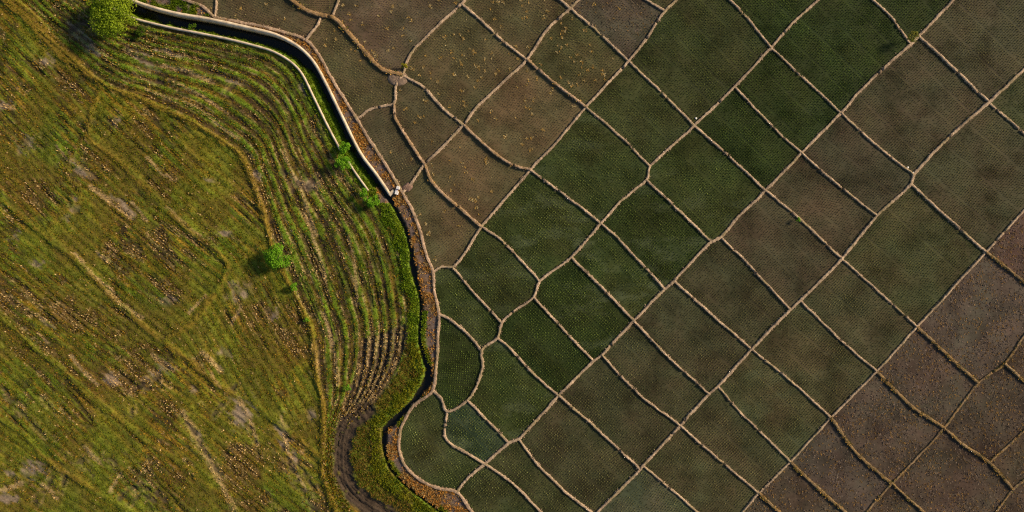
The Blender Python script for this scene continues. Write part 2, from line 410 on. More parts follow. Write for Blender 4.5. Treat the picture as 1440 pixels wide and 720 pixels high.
# strip of curved rows between ridge l1 and the canal
PAIRS = [((-60,-70),(60,-75)), ((10,0),(118,-5)), ((80,65),(160,22)), ((145,118),(222,40)), ((200,140),(290,55)), ((260,167),(360,71)), ((300,190),(405,93)), ((340,220),(432,132)),
 ((355,255),(455,182)), ((370,300),(490,243)), ((385,350),(538,305)), ((405,395),(562,360)), ((425,435),(570,410)), ((440,475),(574,455)), ((444,520),(567,505)),
 ((451,560),(541,552)), ((455,600),(494,596)), ((453,640),(470,640)), ((458,680),(478,685)), ((472,720),(496,718)), ((502,800),(535,795))]
pa = catmull([p[0] for p in PAIRS], 4.0)
pairs_s = np.linspace(0, 1, 520)
def by_pairs(k):
    n = len(PAIRS); t = np.linspace(0, n - 1, 520)
    P = np.array([p[k] for p in PAIRS], float)
    Pm = np.vstack([2*P[0]-P[1], P, 2*P[-1]-P[-2]])
    out = []
    for u in t:
        i = min(int(u), n - 2); f = u - i
        a, b, c, d = Pm[i:i+4]
        out.append(0.5*((2*b)+(-a+c)*f+(2*a-5*b+4*c-d)*f*f+(-a+3*b-3*c+d)*f**3))
    return np.array(out)
SA, SB = by_pairs(0), by_pairs(1)
mid = (SA + SB) / 2
SU = np.r_[0, np.cumsum(np.linalg.norm(np.diff(mid, axis=0), axis=1))]
strip_poly = np.vstack([SA, SB[::-1]])
_si = np.linspace(0, 519, 2600); _tt = np.linspace(0, 1, 220)
_a = np.c_[np.interp(_si, np.arange(520), SA[:, 0]), np.interp(_si, np.arange(520), SA[:, 1])]; _b = np.c_[np.interp(_si, np.arange(520), SB[:, 0]), np.interp(_si, np.arange(520), SB[:, 1])]
_p = _a[:, None] * (1 - _tt[None, :, None]) + _b[:, None] * _tt[None, :, None]
_gi = np.clip(((_p[..., 0] + 90) / 1.2).astype(int), 0, 699); _gj = np.clip(((_p[..., 1] + 90) / 1.2).astype(int), 0, 799)
_id = (_gj * 700 + _gi).ravel(); _ct = np.bincount(_id, minlength=560000).astype(float)
_ug = np.bincount(_id, np.repeat(np.interp(_si, np.arange(520), SU), 220), 560000); _tg = np.bincount(_id, np.tile(_tt, 2600), 560000)
_ug /= np.maximum(_ct, 1); _tg /= np.maximum(_ct, 1)
def strip_uv(q):
    k = np.clip(((q[:, 1] + 90) / 1.2).astype(int), 0, 799) * 700 + np.clip(((q[:, 0] + 90) / 1.2).astype(int), 0, 699)
    return _ug[k], _tg[k]

# canal, ditch, track
WALL_R = catmull([(95,-60),(140,-24),(185,0),(215,11),(250,20),(296,28),(360,42),(390,50),(420,66),(442,88),(460,120),(480,161),(507,215),(530,246),(549,274)], 5.0)
WALL_L = catmull([(70,-42),(130,-4),(165,15),(192,27),(210,32),(240,39),(280,47),(320,55),(360,65),(385,73),(409,87),(425,104),(442,138),(460,175),(479,211)], 5.0)
WALL_L2 = catmull([(488,224),(500,243),(518,268)], 5.0)
DITCH = catmull([(535,262),(550,283),(559,300),(571,326),(578,355),(583,390),(591,415),(592,440),(590,475),(597,505),(603,524),(597,543),(578,568),(556,590),(541,606),(541,632),(550,660),(577,688),(612,714),(650,745),(690,800)], 5.0)
DW = ([0, 30, 90, 125, 150, 200, 262, 290, 330, 360, 420, 520, 700], [4, 2.4, 1.7, 4.0, 2.6, 1.7, 3.0, 6.0, 2.8, 4.8, 1.8, 1.5, 1.5])
TRACK = catmull([(516,577),(499,589),(485,610),(481,645),(487,678),(507,703),(540,722),(590,760),(620,800)], 5.0)
canal_poly = np.vstack([WALL_R, [(535,262)], WALL_L2[::-1], WALL_L[::-1]])
canal_line = smooth_right[0]
paddy_poly = np.vstack([canal_line, [(R0[2], R0[3]), (R0[2], R0[1])]])
MUD = [(507,475),(545,462),(572,452),(576,480),(562,515),(548,543),(532,566),(505,592),(494,615),(492,650),(497,676),(515,698),(560,722),(570,745),(520,735),(487,708),(472,680),(466,640),(470,600),(480,565),(495,530)]
BARE = [(118,240,20,10,.7),(320,326,15,8,-.3),(35,205,10,14,.3),(65,85,12,9,.5),(5,150,10,8,0),(100,295,10,16,.2),(295,255,8,5,0),(165,170,10,7,.5),(235,425,14,8,-.5),(65,455,10,5,.6),
 (335,412,16,12,0),(340,580,17,24,.2),(225,522,18,12,-.5),(320,497,12,8,.5),(155,535,14,10,.4),(45,660,16,12,0),(15,666,10,8,0),(8,700,14,10,0),(50,370,10,7,.4),(280,610,14,9,.8),(400,612,10,22,-.2),
 (440,580,8,10,0),(415,645,7,12,0),(425,258,22,9,.3),(365,246,10,7,.6),(175,292,30,6,.68),(195,80,26,7,.4),(240,75,22,5,.35),(110,45,20,12,.8),(430,125,10,5,1.0),(383,440,10,8,0),(20,330,12,8,0),(270,545,12,6,.7),(215,95,18,5,.55),(130,70,18,8,.7),(330,115,14,4,.3)]
STREAK = [([(128,262),(150,280),(184,304)],5),([(186,286),(206,308)],4),([(207,222),(225,240),(242,252)],3),([(234,290),(260,315),(283,332)],3),([(136,354),(151,369)],3),([(150,410),(172,428),(200,447)],4),([(284,495),(312,522)],5),
 ([(100,500),(118,522),(138,542)],4),([(53,469),(67,481)],3.5),([(257,580),(285,630),(330,718)],6),([(297,525),(310,545)],3),([(340,430),(325,455)],3),([(265,440),(290,415)],3),([(440,480),(447,520)],4),
 ([(228,92),(262,100),(300,115)],4),([(205,125),(240,140)],3),([(250,118),(285,135),(320,160)],3),([(455,440),(470,495),(476,540)],4),([(428,300),(450,360),(462,410)],3.5),([(395,210),(420,260),(445,330)],3),
 ([(490,330),(500,380),(502,430)],3),([(335,560),(352,590),(362,625)],4),([(0,148),(18,152)],4),([(80,205),(95,225)],3),([(155,690),(170,665)],4),([(60,680),(80,700)],4),([(0,690),(30,680)],5),([(395,585),(410,650),(430,690)],3),([(300,170),(335,195)],3),([(120,630),(140,650)],5),([(105,355),(130,385),(160,410)],3),([(215,500),(245,520)],4)]
RUTS = [([(168,702),(184,688),(205,686),(222,695),(236,712)],4),([(182,708),(198,698),(214,703),(222,716)],3.5),([(76,664),(66,685),(50,706)],4),([(92,668),(86,690)],3.5),([(114,646),(130,668)],4),([(222,532),(200,540),(186,556),(184,580)],4),
 ([(232,545),(205,548)],3),([(5,548),(30,580),(62,612)],3.5),([(398,632),(415,672),(442,716)],5),([(412,640),(428,668),(450,700)],3.5),([(268,600),(290,640),(312,672)],4),([(300,585),(322,555),(332,540)],3.5),([(254,585),(275,610)],3.5),
 ([(395,240),(415,258),(440,268)],4),([(410,270),(432,262),(446,250)],3.5),([(100,45),(118,30),(130,42)],5),([(90,640),(120,655)],3.5),([(352,600),(365,640)],3),([(60,560),(75,580)],3),([(150,640),(165,655)],3.5),([(188,95),(215,112),(240,118)],3.5),([(330,120),(318,130)],3.5)]

ROWA = 0.70      # heading of the straight rows, image radians (down to the right)
HEADS = [((60, 170), .60, .10), ((85, 300), .78, .0), ((190, 330), .70, .04), ((270, 240), .74, .06), ((385, 480), 1.02, .12), ((80, 440), .68, .0), ((80, 600), .76, .0), ((40, 690), .58, .04)]
LHEAD = []
for f in lplots:
    h = (ROWA, 0.0)
    for sp_, a_, l_ in HEADS:
        if inside(np.array([sp_]), f)[0]: h = (a_, l_)
    LHEAD.append(h)
def straight_uv(q):
    wob = 7 * (fbm(q[:, 0] / 130, q[:, 1] / 130, 5) - .5)
    a = np.full(len(q), ROWA); lw_ = np.zeros(len(q))
    for f, (h, l) in zip(lplots, LHEAD):
        m = inside(q, f); a[m] = h; lw_[m] = l
    a0 = a
    return q[:, 0] * np.cos(a0) + q[:, 1] * np.sin(a0), -q[:, 0] * np.sin(a0) + q[:, 1] * np.cos(a0) + wob, lw_

def survey_maps(q):
    """material and relief maps of the left land: returns colour (N,3), height (N), region dict"""
    n = len(q); x, y = q[:, 0], q[:, 1]
    instrip = inside(q, strip_poly)
    dR, _, _ = dist_poly(q, WALL_R, want_s=True); dL = np.minimum(dist_poly(q, WALL_L), dist_poly(q, WALL_L2))
    incanal = inside(q, canal_poly)
    dD, sD, gD = dist_poly(q, DITCH, want_s=True)
    hw = np.interp(sD, *DW)
    dK, sK, gK = dist_poly(q, canal_line, want_s=True)
    inpad = inside(q, paddy_poly)
    dl1, s1, g1 = dist_poly(q, smooth_left[0], want_s=True)
    dls = [dist_poly(q, s) for s in smooth_left]; dl = np.minimum.reduce(dls); lw = np.array([1.0, .5, .68, .12, .72, .6, .68])[np.argmin(np.array(dls), 0)]
    u, v, lwn = straight_uv(q)
    lawn = .85 * sst(.47, .60, fbm(x / 58, y / 58, 143, 3) + lwn) * (~instrip)
    us, ts = np.zeros(n), np.zeros(n)
    us[instrip], ts[instrip] = strip_uv(q[instrip])
    u = np.where(instrip, us, u); v = np.where(instrip, ts * 118, v)
    per = np.where(instrip, 12.4, 12.0)
    lowf = fbm(x / 70, y / 70, 21, 4); lowf2 = fbm(x / 45, y / 45, 33, 3)
    band = 0.5 + 0.5 * np.cos(2 * np.pi * (v + 5 * (fbm(u / 60, v / 30, 14) - .5) + 9 * (vn(v / 17, v * 0, 16) - .5)) / per)
    band = np.clip(.5 + (band - .5) * (.45 + 1.1 * fbm(u / 55, v / 9, 18, 2)) + .5 * (fbm(u / 18, v / 3, 19, 2) - .5), 0, 1)
    streak = fbm(u / 26, v / 2.6, 41, 2); streak2 = fbm(u / 60, v / 5, 47, 2)
    fine = fbm(x / 3.0, y / 3.0, 51, 2)
    # colours
    olive = np.array([0.124, 0.120, 0.009]); green = np.array([0.078, 0.126, 0.008]); gold = np.array([0.235, 0.128, 0.012]); soil = np.array([0.060, 0.038, 0.021])
    pale = np.array([0.42, 0.29, 0.14]); grey = np.array([0.22, 0.165, 0.12]); mud = np.array([0.054, 0.038, 0.025])
    c = np.tile(olive, (n, 1))
    def mixin(c, t, w): w = np.clip(w, 0, 1)[:, None]; return c * (1 - w) + t * w
    c = mixin(c, green, sst(.45, .72, .55 * lowf + .3 * streak2 + .15 * fine + .1 * band) * .9)
    c = mixin(c, gold, sst(.45, .68, .45 * streak + .3 * (1 - lowf) + .25 * (1 - band)) * .7)
    c = mixin(c, soil, sst(.56, .74, .5 * streak + .3 * lowf2 + .2 * fine) * .75)
    c = mixin(c, pale, sst(.68, .84, .6 * streak + .4 * fine) * .4)
    strip_soft = instrip * 1.0
    # gaps of dark soil between the drilled rows
    rowg = 0.5 + 0.5 * np.cos(2 * np.pi * v / np.where(instrip, 118 * .97 / 33, 3.7))
    c = mixin(c, soil * .7, sst(.5, .95, rowg) * (.25 + .5 * sst(.4, .6, streak2)) * (1 - .8 * lawn))
    # worn patches: grey soil and straw stubs, drawn out along the rows
    worn = sst(.515, .63, .62 * fbm(u / 34, v / 9, 61, 3) + .38 * fbm(x / 60, y / 60, 63, 2) + np.where(instrip, -.02, 0)) * (1 - .85 * lawn)
    c = mixin(c, np.where((fine > .62)[:, None], pale * .6, soil * .95), worn * .72)
    c = mixin(c, np.array([.116, .124, .012]) * (.65 + .6 * fine)[:, None], lawn * .72)
    c = mixin(c, green * 1.25, strip_soft * sst(.25, .7, band) * .75)
    c = mixin(c, soil * .62, strip_soft * sst(.5, .85, 1 - band) * (.35 + .45 * sst(.3, .5, streak2)))  # dark soil in the strip's furrows, their shading put into the colour
    c = mixin(c, pale * .7, strip_soft * sst(.25, .05, abs(band - .5)) * sst(.44, .6, fbm(u / 24, v / 8, 67, 2)) * .7)
    # furrows along the rows: dark soil, with shadow beside the straw painted in
    dark = sst(.60, .74, fbm(u / 46, v / 3.4, 57, 2)) * sst(.3, .6, lowf2) * (1 - .8 * lawn)
    c = mixin(c, soil * .75, dark * .7)
    c = c * (.62 + .9 * fbm(x / 34, y / 34, 149, 4))[:, None]
    clump = fbm(u / 13, v / 8, 157, 3) * (1 - lawn) + fbm(x / 9, y / 9, 158, 4) * lawn
    c = c * (.52 + 1.0 * clump)[:, None]
    c = mixin(c, soil * .6, sst(.60, .70, fbm(u / 20, v / 7, 159, 3)) * .7 * (1 - .85 * lawn))
    c = mixin(c, np.array([.11, .066, .014]), sst(.52, .66, fbm(x / 50, y / 50, 151, 3)) * .5 * (~instrip))
    # bare patches, straw streaks, ruts
    bare = np.zeros(n); st = np.zeros(n); rut = np.zeros(n)
    for (bx, by, rx, ry, a) in BARE:
        dx, dy = x - bx, y - by
        e = np.hypot((dx * math.cos(a) + dy * math.sin(a)) / rx, (-dx * math.sin(a) + dy * math.cos(a)) / ry)
        bare = np.maximum(bare, sst(1.25, .35, e * 1.1 + 2.8 * (fbm(u / 13, v / 5, bx, 3) - .5) + .5 * (fine - .5)))
    for p, w in STREAK:
        d = dist_poly(q, catmull(p, 6)); st = np.maximum(st, sst(1.0, .3, d / w + 1.5 * (fbm(u / 9, v / 2.2, w) - .5)))
    for p, w in RUTS:
        d = dist_poly(q, catmull(p, 6)); dd = d / w + 1.5 * (fbm(x / 6, y / 6, w + 40, 2) - .5); rut = np.maximum(rut, sst(1.1, .45, dd) * sst(.36, .52, fbm(x / 8, y / 8, 163, 2))); st = np.maximum(st, sst(.75, .2, abs(dd - 1.55)) * sst(.4, .6, fbm(x / 10, y / 10, 79)) * .45)
    c = mixin(c, grey * (0.75 + .5 * fine)[:, None], bare * (.25 + .6 * sst(.35, .6, clump)))
    c = mixin(c, pale * (0.7 + .5 * fine)[:, None], st * .6)
    c = mixin(c, mud * 1.1, rut * .7)
    # ridges of yellow grass
    wide = np.where((lw == 1) & (y < 90), 5.0, 0)
    rg = sst(6.0, 1.5, dl - wide + 7 * (fbm(x / 12, y / 12, 71) - .5)) * lw * sst(.12, .4, fbm(x / 30, y / 30, 73) + .25 * (lw > .9))
    rcol = np.where(((lw > .9) | (fbm(x / 40, y / 40, 75) > .5))[:, None], np.array([0.19, 0.125, 0.016]), np.array([0.125, 0.14, 0.012]))
    c = mixin(c, rcol, rg * .85)
    # heights
    z = 0.05 * (lowf - .5) + 0.05 * (fine - .5)
    z = z + np.where(instrip, 0.085, 0.05) * (band - .5) + 0.06 * (streak - .5) * (1 - .7 * lawn) - (.035 + .05 * worn) * rowg - .03 * worn - .09 * dark + .10 * (clump - .5)
    z += 0.16 * rg; z -= 0.09 * rut; z -= 0.03 * bare
    # mud furrows and track
    inm = inside(q, MUD); dm = dist_poly(q, np.array(MUD), closed=True)
    mw = np.where(inm, sst(0, 6, dm), 0)
    dT = dist_poly(q, TRACK)
    furrow = 0.5 + 0.5 * np.cos(2 * np.pi * (ts * 118 + 3 * fine) / 10.0)
    upper = instrip & (y < 585)
    c = mixin(c, np.where((fine > .52)[:, None], pale * .75, soil * 1.2), mw * upper * .75)
    mudamt = np.where(upper, mw * sst(.42, .62, 1 - furrow + .35 * (fine - .5)), mw)
    mudamt = np.maximum(mudamt, sst(16, 10.5, dT + 9 * (fbm(x / 9, y / 9, 81) - .5)) * (y > 560))
    mudamt = mudamt * sst(.15, .4, fbm(x / 7, y / 7, 87, 2) + .1)
    c = mixin(c, mud * (0.6 + .9 * fbm(x / 5, y / 5, 83))[:, None], mudamt)
    z = z - np.where(upper, 0.2 * mw * (1 - furrow), 0) - 0.12 * mudamt * (y > 575)
    ruts_t = np.minimum(abs(dT - 3.0), abs(dT - 7)) ; z -= 0.08 * sst(1.6, .4, ruts_t) * (y > 560) * mudamt
    # green banks by the canal and ditch
    leftside = (gD > 0)        # image side of the ditch axis
    bankw = np.where(y < 300, 15, 19)
    near = np.where(incanal, 1.0, 0)
    lb = (~inpad) & ((dD < 34) | (dL < 12) | incanal)
    notmud = 1 - np.clip(mudamt * 1.2, 0, 1)
    bgreen = np.array([0.065, 0.135, 0.010]); bgreen2 = np.array([0.14, 0.18, 0.014])
    wbank = np.where((y > 245), sst(25, 11, dD + 22 * (fbm(x / 15, y / 15, 91, 3) - .5)), 0) * notmud
    wbank = np.maximum(wbank, sst(9, 3, dL + 5 * (fbm(x / 10, y / 10, 92) - .5)) * (y > 95) * .7)
    island = inside(q, [(522,575),(545,545),(572,520),(600,548),(560,600),(552,640),(566,680),(610,712),(560,722),(515,690),(500,660),(500,620),(508,595)])
    bc = bgreen + (bgreen2 - bgreen) * fbm(x / 9, y / 9, 95)[:, None]
    c = mixin(c, bc, wbank * .95)
    c = mixin(c, np.array([.13, .095, .02]), (island & (y > 600)) * sst(.42, .6, fbm(x / 22, y / 22, 97)) * .8 * notmud)
    c = mixin(c, bc, incanal * 1.0)
    # right bank: trampled brown earth with dry grass
    rbank = (~inpad) & (((dR < dL) & (~incanal) & (y < 285)) | ((gD < 0) & (y > 270)))
    # between the wall / ditch and the canal bund
    brown = np.array([.155, .10, .062]); orange = np.array([.26, .125, .028]); purple = np.array([.13, .092, .075])
    bb = fbm(x / 14, y / 14, 101, 3)
    rc = np.where(bb[:, None] > .54, orange * (0.7 + .6 * fine)[:, None], np.where(bb[:, None] > .42, brown, purple))
    gr_side = (sst(.5, .62, fbm(x / 30, y / 30, 104)) * sst(9, 3, dD - hw)) * (y > 420)
    gr_side = np.maximum(gr_side, ((y > 436) & (y < 510)) * sst(11, 6, dD + 5 * (fine - .5)))
    rc = mixin(rc, bc, gr_side * .9)
    early = (x < 300) & (y < 40)
    rc = mixin(rc, bc * .8, early * sst(.3, .55, bb))
    c = np.where(rbank[:, None], rc, c)
    z = np.where(rbank, 0.04 + 0.10 * (bb - .5) + .06 * (fine - .5), z)
    # canal section
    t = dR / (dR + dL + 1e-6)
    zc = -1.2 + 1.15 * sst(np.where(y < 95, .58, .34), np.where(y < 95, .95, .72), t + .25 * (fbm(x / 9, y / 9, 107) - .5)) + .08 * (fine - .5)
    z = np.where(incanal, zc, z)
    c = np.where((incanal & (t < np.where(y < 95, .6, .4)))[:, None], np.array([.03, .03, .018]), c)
    # natural ditch
    wet = sst(1.55, .8, dD / hw + .8 * (fbm(x / 7, y / 7, 111) - .5)) * (~incanal) * (~inpad)
    edge = (y > 262)
    z = np.where(edge, z * (1 - wet) + wet * -.5, z)
    z = z + edge * (~rbank) * (~incanal) * 0.12 * sst(26, 10, dD) * (1 - wet)
    c = mixin(c, np.array([.045, .036, .024]), edge * sst(.55, .95, wet))
    # keep the land below the paddies
    z = np.where(inpad, -0.35 * sst(1, 6, dK), z)
    dWall = np.minimum(dR, dL)
    return c, z, dict(instrip=instrip, incanal=incanal, dD=dD, hw=hw, inpad=inpad, dK=dK, rbank=rbank, bare=bare, st=st, worn=np.maximum(worn, mw * upper), mw=mw * upper, lawn=lawn, rut=rut, rg=rg, mud=mudamt, u=u, v=v, band=band, wbank=wbank, streak=streak, lowf=lowf,
        island=island, dR=dR, dL=dL, t=t, wet=wet * edge, fine=fine, bb=bb, dWall=dWall, lowf2=lowf2, gr_side=gr_side, early=early)

# ------------------------------------------------------------------ ground sheet out to the horizon
x0, y0, x1, y1 = R0
ring_v = [W(p, -0.04) for p in CORN] + [W(p, -0.04) for p in ((x0 - 30000, y0 - 30000), (x1 + 30000, y0 - 30000), (x1 + 30000, y1 + 30000), (x0 - 30000, y1 + 30000))]
gm = make_mesh('ground', np.array(ring_v), [(0, 4, 5, 1), (1, 5, 6, 2), (2, 6, 7, 3), (3, 7, 4, 0)])
obj('ground', gm, M['land'], kind='structure', label='open farmland stretching away around the fields', cat='ground')

# ------------------------------------------------------------------ left land as one survey grid, cut into its plots
STEP = 1.8
gx = np.arange(R0[0], 712, STEP); gy = np.append(np.arange(R0[1], R0[3], STEP), R0[3])
GX, GY = np.meshgrid(gx, gy); Q = np.c_[GX.ravel(), GY.ravel()]
jit = (rng.random(Q.shape) - .5) * STEP * .5
edge_m = (Q[:, 0] == gx[0]) | (Q[:, 1] == gy[0]) | (Q[:, 1] == gy[-1])
Q[~edge_m] += jit[~edge_m]
COLG, ZG, RG = survey_maps(Q)
def left_maps(q):
    """the survey grid's maps at scattered points"""
    i = np.clip(np.round((q[:, 0] - gx[0]) / STEP).astype(int), 0, len(gx) - 1); j = np.clip(np.round((q[:, 1] - gy[0]) / STEP).astype(int), 0, len(gy) - 1)
    k = j * len(gx) + i
    return COLG[k], ZG[k], {n: a[k] for n, a in RG.items()}
VG = W(Q, 0); VG[:, 2] = ZG
ny, nx = len(gy), len(gx)
ii = (np.arange(ny - 1)[:, None] * nx + np.arange(nx - 1)[None, :]).ravel()
quads = np.c_[ii, ii + nx, ii + nx + 1, ii + 1]
cen = Q[quads].mean(1)
deep = (RG['inpad'] & (RG['dK'] > 5))[quads].all(1)
quads, cen = quads[~deep], cen[~deep]
region = np.full(len(quads), -1)
region[inside(cen, strip_poly)] = 100
for k, f in enumerate(lplots): region[(region != 100) & inside(cen, f)] = k
in_mud = (RG['mud'][quads].mean(1) > .55)

def sub_grid(name, mask, mat, **kw):
    f = quads[mask]; ids, inv = np.unique(f, return_inverse=True)
    me = make_mesh(name, VG[ids], inv.reshape(f.shape), COLG[ids], smooth=True)
    return obj(name, me, mat, **kw)

LEFT_LABEL = [((60, 170), 'stubble field in the upper left corner beneath the curved grass ridge'),
 ((85, 300), 'small wedge of stubble field below the upper left field'),
 ((190, 330), 'green stubble field left of the brown grass ridge with grey bare patch'),
 ((270, 240), 'rounded stubble field inside the curving ridge, grey bare patch near its lower end'),
 ((385, 480), 'stubble field below the small round tree beside the curved row strip'),
 ((80, 440), 'long stubble field reaching the left edge at mid height with bare straw streaks'),
 ((80, 600), 'narrow diagonal stubble field crossing the lower left with curved wheel ruts'),
 ((40, 690), 'stubble field filling the lower left corner with dark ruts and bare soil')]
stub_objs = {}
o = sub_grid('stubble_plot', (region == 100), M['field'], label='long strip of curved stubble rows between grass ridge and canal', cat='stubble field', group='harvested stubble fields')
stub_objs[100] = o
for k, f in enumerate(lplots):
    lab = None
    for sp, l in LEFT_LABEL:
        if inside(np.array([sp]), f)[0]: lab = l
    if not (region == k).any(): continue
    if lab is None: print('LEFTPLOT without label', k, f.mean(0), area(f)); lab = 'harvested stubble field'
    stub_objs[k] = sub_grid('stubble_plot', region == k, M['field'], label=lab, cat='stubble field', group='harvested stubble fields')
sub_grid('canal_bank_terrain', region == -1, M['field'], kind='structure', label='earth banks and bed of the canal and ditch', cat='bank')

# water in the canal and ditch
def ribbon(name, pts, hw, z, mat, **kw):
    pts = np.asarray(pts); d = np.gradient(pts, axis=0); d /= np.linalg.norm(d, axis=1)[:, None]
    nrm = np.c_[-d[:, 1], d[:, 0]]; hw = np.broadcast_to(hw, len(pts))
    v = np.vstack([W(pts + nrm * hw[:, None], z), W(pts - nrm * hw[:, None], z)]); n = len(pts)
    i = np.arange(n - 1); f = np.c_[i, i + 1, i + 1 + n, i + n]
    return obj(name, make_mesh(name, v, f), mat, **kw)
ribbon('water', DITCH, np.minimum(8.0, np.interp(np.arange(len(DITCH)), [0, 6], [2, 8])), -0.37, M['water'], kind='structure', label='dark water standing in the overgrown ditch below the canal wall', cat='water')

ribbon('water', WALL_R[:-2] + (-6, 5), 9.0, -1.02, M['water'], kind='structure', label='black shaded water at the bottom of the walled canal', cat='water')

# ------------------------------------------------------------------ blades: tufts of any kind as one mesh
def tufts(name, P, Z, blades, spread, height, width, color, parent=None, mat=None, cjit=.25, tipw=0.0, base=0.03, **kw):
    """P (N,2) pixels, Z (N) metres; spread/height/width metres (scalar or N); color (N,3)"""
    n = len(P)
    if n == 0: return None
    P3 = W(P, 0); P3[:, 2] = Z
    bc = lambda a: np.broadcast_to(np.asarray(a, float), n)
    spread, height, width = bc(spread), bc(height), bc(width)
    B = blades
    az = rng.random((n, B)) * 2 * np.pi
    ln = 0.45 + .75 * rng.random((n, B)); hh = (.55 + .6 * rng.random((n, B))) * height[:, None]
    ca, sa = np.cos(az), np.sin(az)
    sp = spread[:, None] * ln
    bx = P3[:, None, 0] + ca * base * rng.random((n, B)); by = P3[:, None, 1] + sa * base * rng.random((n, B))
    z0 = P3[:, None, 2] - .02
    w = width[:, None] * (.7 + .6 * rng.random((n, B)))
    V = np.empty((n, B, 3, 3))
    V[:, :, 0, 0] = bx - sa * w; V[:, :, 0, 1] = by + ca * w; V[:, :, 0, 2] = z0
    V[:, :, 1, 0] = bx + sa * w; V[:, :, 1, 1] = by - ca * w; V[:, :, 1, 2] = z0
    V[:, :, 2, 0] = bx + ca * sp; V[:, :, 2, 1] = by + sa * sp; V[:, :, 2, 2] = P3[:, None, 2] + hh
    color = np.broadcast_to(np.asarray(color, float), (n, 3))
    C = color[:, None, None, :] * (1 + cjit * (rng.random((n, B, 1, 1)) * 2 - 1)) * np.ones((1, 1, 3, 1))
    me = make_mesh(name, V.reshape(-1, 3), np.arange(n * B * 3).reshape(-1, 3), np.clip(C.reshape(-1, 3), 0, 1))
    return obj(name, me, mat or M['blade'], parent=parent, kind='stuff', **kw)

# ------------------------------------------------------------------ paddy plots
GREEN = dict(soil=(.033, .042, .014), a=.36, seed=(.190, .235, .060), dens=1.0, size=1.12, fleck=0)
DKGREEN = dict(soil=(.023, .032, .010), a=.14, seed=(.145, .200, .042), dens=1.0, size=1.15, fleck=0)
OLIVE = dict(soil=(.056, .051, .027), a=.22, seed=(.245, .235, .085), dens=.98, size=1.02, fleck=0)
DUSK = dict(soil=(.054, .044, .029), a=.14, seed=(.215, .190, .088), dens=.98, size=1.0, fleck=0)
BROWN = dict(soil=(.100, .074, .042), a=.10, seed=(.27, .215, .095), dens=.92, size=.9, fleck=20)
TILL = dict(soil=(.066, .049, .039), a=0, seed=None, dens=0, size=0, fleck=0)
def mixp(A, B, t, **kw):
    r = dict(A)
    for k in ('soil', 'seed'): r[k] = tuple(a * (1 - t) + b * t for a, b in zip(A[k], B[k]))
    for k in ('a', 'dens', 'size'): r[k] = A[k] * (1 - t) + B[k] * t
    r.update(kw); return r
